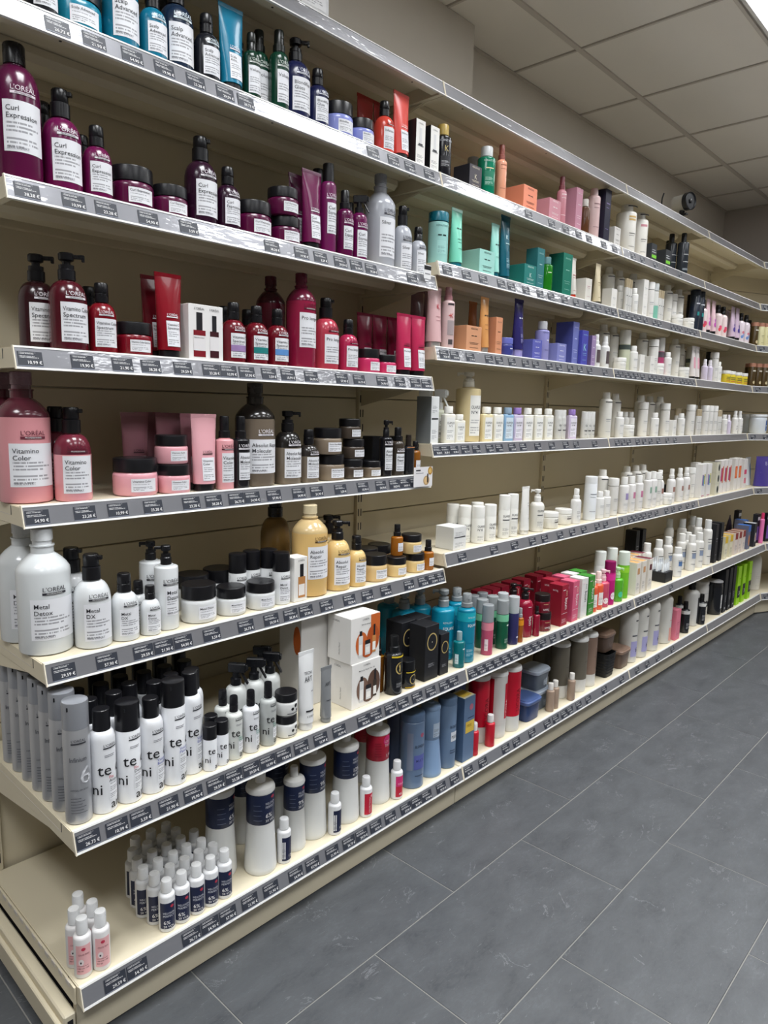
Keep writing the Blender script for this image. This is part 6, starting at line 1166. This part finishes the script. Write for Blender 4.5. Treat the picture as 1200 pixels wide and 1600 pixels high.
    ('fkg',2.412,-0.121,0.4767,-21.3,9,0), ('fkl',2.483,-0.115,0.4767,-21.4,9,0), ('wcap',2.520,-0.039,0.4767,-26,10,1), ('clr',2.576,-0.109,0.4767,0.2,10,0), 
    ('clr',2.638,-0.109,0.4767,0.2,10,0), ('clr',2.686,-0.031,0.4767,0.4,10,1), ('clr2',2.709,-0.109,0.4767,-0.3,10,0), ('clr',2.750,-0.031,0.4767,0.3,10,1), 
    ('clr2',2.815,-0.031,0.4767,0.6,10,1), ('wc1',2.875,-0.054,0.4767,-22.3,10,1), ('tray',2.947,-0.095,0.4767,0,10,0), ('sbx',3.018,0.086,0.4767,-0.5,10,1), 
    ('wc1',3.020,-0.054,0.4767,-24.1,10,1), ('sbx',3.096,0.086,0.4767,-0.2,10,1), ('wc3',3.103,-0.121,0.4767,-21.8,10,0), ('wc1',3.139,-0.054,0.4767,-22.2,10,1), 
    ('wc1',3.301,-0.065,0.4767,-23.3,10,1), ('wc1',3.305,-0.116,0.4767,-27.2,10,0), ('wc1',3.375,-0.069,0.4767,-22.5,10,1), ('wc2',3.388,0.041,0.4767,-22.7,10,1), 
    ('wc1',3.418,-0.115,0.4767,-27.2,10,0), ('wc2',3.443,-0.009,0.4767,-20.1,10,1), ('wc2',3.524,-0.119,0.4767,-22.4,11,0), ('wc2',3.547,-0.059,0.4767,-27.8,11,1), 
    ('wc2',3.597,-0.009,0.4767,-19.7,11,1), ('sbx',3.604,-0.116,0.4767,-0.4,11,0), ('sbx',3.688,-0.116,0.4767,-0.2,11,0), ('yel',3.779,-0.111,0.4767,0.3,11,0), 
    ('yel',3.868,-0.111,0.4767,0.1,11,0), ('rdx',3.959,-0.111,0.4767,0.1,11,0), ('rdx',4.030,-0.111,0.4767,0.2,11,0), ('rdx',4.103,-0.111,0.4767,-0.1,11,0), 
    ('blx',4.202,-0.111,0.4767,-0.2,11,0), ('bwx',4.331,-0.111,0.4767,-0.4,11,0), ('blx',4.426,-0.029,0.4767,-0.5,11,1), ('tri',4.472,0.057,0.4767,-21.8,11,1), 
    ('vbx',4.487,-0.103,0.4767,0.3,11,0), ('pkb',4.501,-0.134,0.4767,0.1,11,0), ('vbx',4.578,0.041,0.4767,0.3,11,1), ('p60',0.025,-0.129,0.1417,-21.4,12,0), 
    ('p60',0.025,-0.092,0.1417,-22.3,12,1), ('p60',0.050,-0.054,0.1417,-21.2,12,1), ('p60',0.060,-0.136,0.1417,-16.3,12,0), ('p60',0.061,-0.097,0.1417,-24.6,12,1), 
    ('n60',0.195,-0.058,0.1417,-16,12,1), ('n60',0.201,-0.020,0.1417,-18.5,12,1), ('n60',0.202,-0.096,0.1417,-13.3,12,1), ('n60',0.210,0.018,0.1417,-17.5,12,1), 
    ('n60',0.210,-0.134,0.1417,-17.7,12,0), ('n60',0.232,-0.058,0.1417,-17,12,1), ('n60',0.236,0.056,0.1417,-15.6,12,1), ('n60',0.239,-0.020,0.1417,-13.3,12,1), 
    ('n60',0.240,-0.096,0.1417,-17.5,12,1), ('n60',0.247,0.018,0.1417,-12.5,12,1), ('n60',0.247,-0.134,0.1417,-19.9,12,0), ('n60',0.270,-0.059,0.1417,-18.3,12,1), 
    ('n60',0.276,-0.020,0.1417,-20,12,1), ('n60',0.277,0.056,0.1417,-19.9,12,1), ('n60',0.278,-0.096,0.1417,-13.2,12,1), ('n60',0.285,0.018,0.1417,-13.7,12,1), 
    ('n60',0.285,-0.134,0.1417,-19.2,12,0), ('n60',0.307,-0.056,0.1417,-19.1,12,1), ('n60',0.314,-0.019,0.1417,-16.8,12,1), ('n60',0.315,-0.096,0.1417,-13.6,12,1), 
    ('n60',0.318,0.056,0.1417,-12.8,12,1), ('n60',0.322,-0.134,0.1417,-13.5,12,0), ('n60',0.323,0.018,0.1417,-15.1,12,1), ('n60',0.344,-0.061,0.1417,-19.5,12,1), 
    ('n60',0.351,-0.018,0.1417,-17,12,1), ('n60',0.353,-0.097,0.1417,-19.1,12,1), ('n60',0.360,-0.134,0.1417,-15.7,12,0), ('dvx',0.404,-0.052,0.1417,0.7,12,1), 
    ('dv6',0.484,-0.109,0.1417,-19,12,0), ('dvx',0.529,0.025,0.1417,-2.5,12,1), ('n60w',0.541,-0.132,0.1417,-9.2,12,0), ('dv9s',0.599,-0.101,0.1417,-18.7,12,0), 
    ('dvx',0.622,0.005,0.1417,3,12,1), ('dv9',0.672,-0.090,0.1417,-8.1,12,0), ('n60w',0.715,-0.134,0.1417,-7.5,12,0), ('dv12',0.787,-0.100,0.1417,-13.2,12,0), 
    ('r60',0.836,-0.134,0.1417,-11.5,12,0), ('dvr',0.922,-0.095,0.1417,-13.2,12,0), ('m60',0.967,-0.134,0.1417,-10.7,12,0), ('dvr',0.979,0.014,0.1417,-9.2,12,1), 
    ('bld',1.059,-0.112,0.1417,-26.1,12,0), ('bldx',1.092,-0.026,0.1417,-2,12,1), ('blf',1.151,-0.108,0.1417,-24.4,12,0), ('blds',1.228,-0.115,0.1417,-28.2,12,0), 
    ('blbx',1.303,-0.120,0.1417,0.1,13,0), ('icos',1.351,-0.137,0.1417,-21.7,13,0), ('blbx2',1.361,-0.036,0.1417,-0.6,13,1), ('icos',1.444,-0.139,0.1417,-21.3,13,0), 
    ('ico',1.451,-0.081,0.1417,-22.4,13,0), ('icow',1.528,-0.103,0.1417,-24.1,13,0), ('ico',1.608,-0.109,0.1417,-23.8,13,0), ('tubb',1.733,-0.099,0.1417,-0,13,0), 
    ('tubg',1.841,-0.069,0.2242,-0.4,13,2), ('tubg',1.845,-0.071,0.1417,0,13,0), ('tsm',1.852,-0.138,0.1417,-28.6,13,0), ('tsm',1.891,-0.136,0.1417,-24,13,0), 
    ('taup',2.009,-0.084,0.1417,-22.5,13,0), ('tsm',2.010,-0.143,0.1417,-24.6,13,0), ('taup',2.045,0.016,0.1417,-23.3,13,1), ('taup',2.125,-0.104,0.1417,-19.4,13,0), 
    ('taup2',2.209,-0.104,0.1417,-20.1,13,0), ('bsk',2.366,-0.093,0.1417,-0.4,13,0), ('tubr',2.378,-0.085,0.2502,0.4,13,2), ('tubr',2.524,-0.097,0.1417,0.1,14,0), 
    ('ox',2.623,-0.100,0.1417,-28.5,14,0), ('ox',2.732,-0.104,0.1417,-25.4,14,0), ('ox',2.866,-0.104,0.1417,-26.7,14,0), ('ox2',3.025,-0.101,0.1417,-28.2,14,0), 
    ('pkt',3.115,-0.125,0.1417,0,14,0), ('bsm',3.271,-0.126,0.1417,-19.7,14,0), ('bsm',3.359,-0.062,0.1417,-25.8,14,1), ('wbk',3.443,-0.092,0.1417,-20.3,14,0), 
    ('bsm',3.498,-0.131,0.1417,-22.1,14,0), ('wjk',3.698,-0.052,0.1417,-27.7,15,1), ('bjk',3.773,-0.107,0.1417,-20.4,15,0), ('bpk',3.845,-0.120,0.1417,0.1,15,0), 
    ('bpk',3.923,-0.120,0.1417,0.5,15,0), ('bpk',3.993,-0.120,0.1417,0.3,15,0), ('bpk',3.996,-0.048,0.1417,0.3,15,1), ('lim',4.089,-0.120,0.1417,-0.2,15,0), 
    ('lim',4.187,-0.120,0.1417,0.4,15,0), ('lim',4.303,-0.120,0.1417,0.5,15,0), 
]
BUILT = {}
SEEN = {}
def place(key, x, y, z, rz=0.0, label=None, group=None):
    name, cat, desc, fn = SPECS[key]
    if key not in BUILT: BUILT[key] = fn()
    r = link(name, None, None, (x, y, z), rz)
    tag(r, label or desc, cat, group)
    byn = {}
    for pn, me, par in BUILT[key]:
        o = link(pn, me, byn.get(par, r)); byn[pn] = o
    return r
MODE = ['', ' behind others', ' stacked on top']
ORD = ['first', 'second', 'third', 'fourth', 'fifth', 'sixth', 'seventh', 'eighth', 'ninth']
INF_Y = sorted(i[2] for i in ITEMS if i[0] == 'inf'); N60_Y = min(i[2] for i in ITEMS if i[0] == 'n60')
TCX_Y = min(i[2] for i in ITEMS if i[0] == 'tcx')
ROWS = {'inf': (lambda y: INF_Y.index(y), 'tall silver hairspray can, %s back from the price rail in its line', 'line of silver hairspray cans'),
        'n60': (lambda y: round((y-N60_Y)/.038), 'little navy labelled bottle with white cap in the %s row from the rail', 'cluster of navy labelled bottles'),
        'tcx': (lambda y: 1+round((y-TCX_Y)/.055), 'white can with black cap in the %s row of hairspray cans', 'back rows of black capped cans')}
labs = {}
for it in ITEMS:
    k = (it[0], it[5], it[6]); labs[k] = labs.get(k, 0) + 1
for key, x, y, z, rz, pi, mo in ITEMS:
    lab = SPECS[key][2] + MODE[mo] + ' ' + PLACES[pi]
    grp = lab if labs[key, pi, mo] > 1 else None
    if key in ROWS:      # deep blocks: say which row back from the price rail
        n = ROWS[key][0](y); lab = ROWS[key][1] % ORD[min(n, 8)]; grp = ROWS[key][2]
    place(key, x, y, z, math.radians(rz), lab, grp)

# things on the turned corner bay: distance along it, distance behind its front edge
def corner(key, lev, t, o, lab, group=None):
    f, zb = LEV[lev]
    place(key, 4.494+t*ca+o*sa, f+.014-t*sa+o*ca, zb+DZ-.0013, -math.radians(25), lab, group)
for i in range(3): corner('brb', 'ker', .05+.056*i, .05, 'dark brown bottle with copper cap on the corner bay', 'brown bottles on the corner bay')
corner('brb', 'mint', .04, .05, 'dark brown bottle with copper cap beside cream bottles, corner bay')
for i in range(2): corner('crb', 'mint', .095+.05*i, .05, 'pale cream bottle with copper cap on the corner bay', 'cream bottles on the corner bay')
corner('brb', 'mint', .20, .05, 'dark brown bottle with copper cap past cream bottles, corner bay')
corner('pchv', 'ol2', .19, .09, 'shiny violet pouch standing on the corner bay')
corner('whf', 'deck', .07, .12, 'large plain white bottle on the bottom shelf of the corner bay')
corner('bkt', 'ol1', .20, .09, 'white bucket standing on the corner bay')
corner('vbx', 'tec', .10, .07, 'black and violet pack on the corner bay'); corner('vbx', 'tec', .20, .07, 'second black and violet pack further along the corner bay')
# cards clipped on price rails
place('card1', 1.195, -.0035+.0055, 1.6600+.026, 0, 'small white and black shelf card clipped to the rail below the silver bottles')
place('card2', 1.195, -.0075, 1.045+.006, 0, 'white promotion card with golden rings on the rail below the amber bottles')

# security camera on the top shelf
sc = link('security_camera', None, None, (3.215, .046, 2.2617), math.radians(-14)); tag(sc, 'round black fronted security camera standing on the top shelf', 'camera')
blk = plastic('#15171C', .4); gy_ = plastic('#A9A69E', .4)
R90 = Matrix.Rotation(math.radians(90), 3, 'X')
def lying(prof, m, z, seg=24):
    mb = MB().lathe(prof, m, seg); mb.v = [(x, -zz, y+z) for x, y, zz in mb.v]; return mb
link('body', lying([(.030, -.045), (.038, -.04), (.040, .02)], gy_, .085).mesh('body'), sc)
link('front_ring', lying([(.0402, .02), (.043, .022), (.043, .046), (.040, .048), (.036, .043)], blk, .085).mesh('front_ring'), sc)
link('lens', lying([(.010, .043), (.010, .046), (.006, .047)], plastic('#05060A', .3), .085, 14).mesh('lens'), sc)
link('stand', MB().lathe([(.028, 0), (.028, .006), (.010, .010), (.008, .03), (.013, .036), (.013, .048)], blk, 16).box(-.008, .008, -.03, .03, .022, .032, blk, .001).mesh('stand'), sc)
cb = link('camera_cable', MB().bar([(3.165, .13, 2.263), (3.15, .125, 2.29), (3.135, .12, 2.33), (3.125, .115, 2.36), (3.13, .11, 2.385)], .0035, blk).mesh('camera_cable'))
tag(cb, 'thin dark cable rising behind the security camera', 'cable')
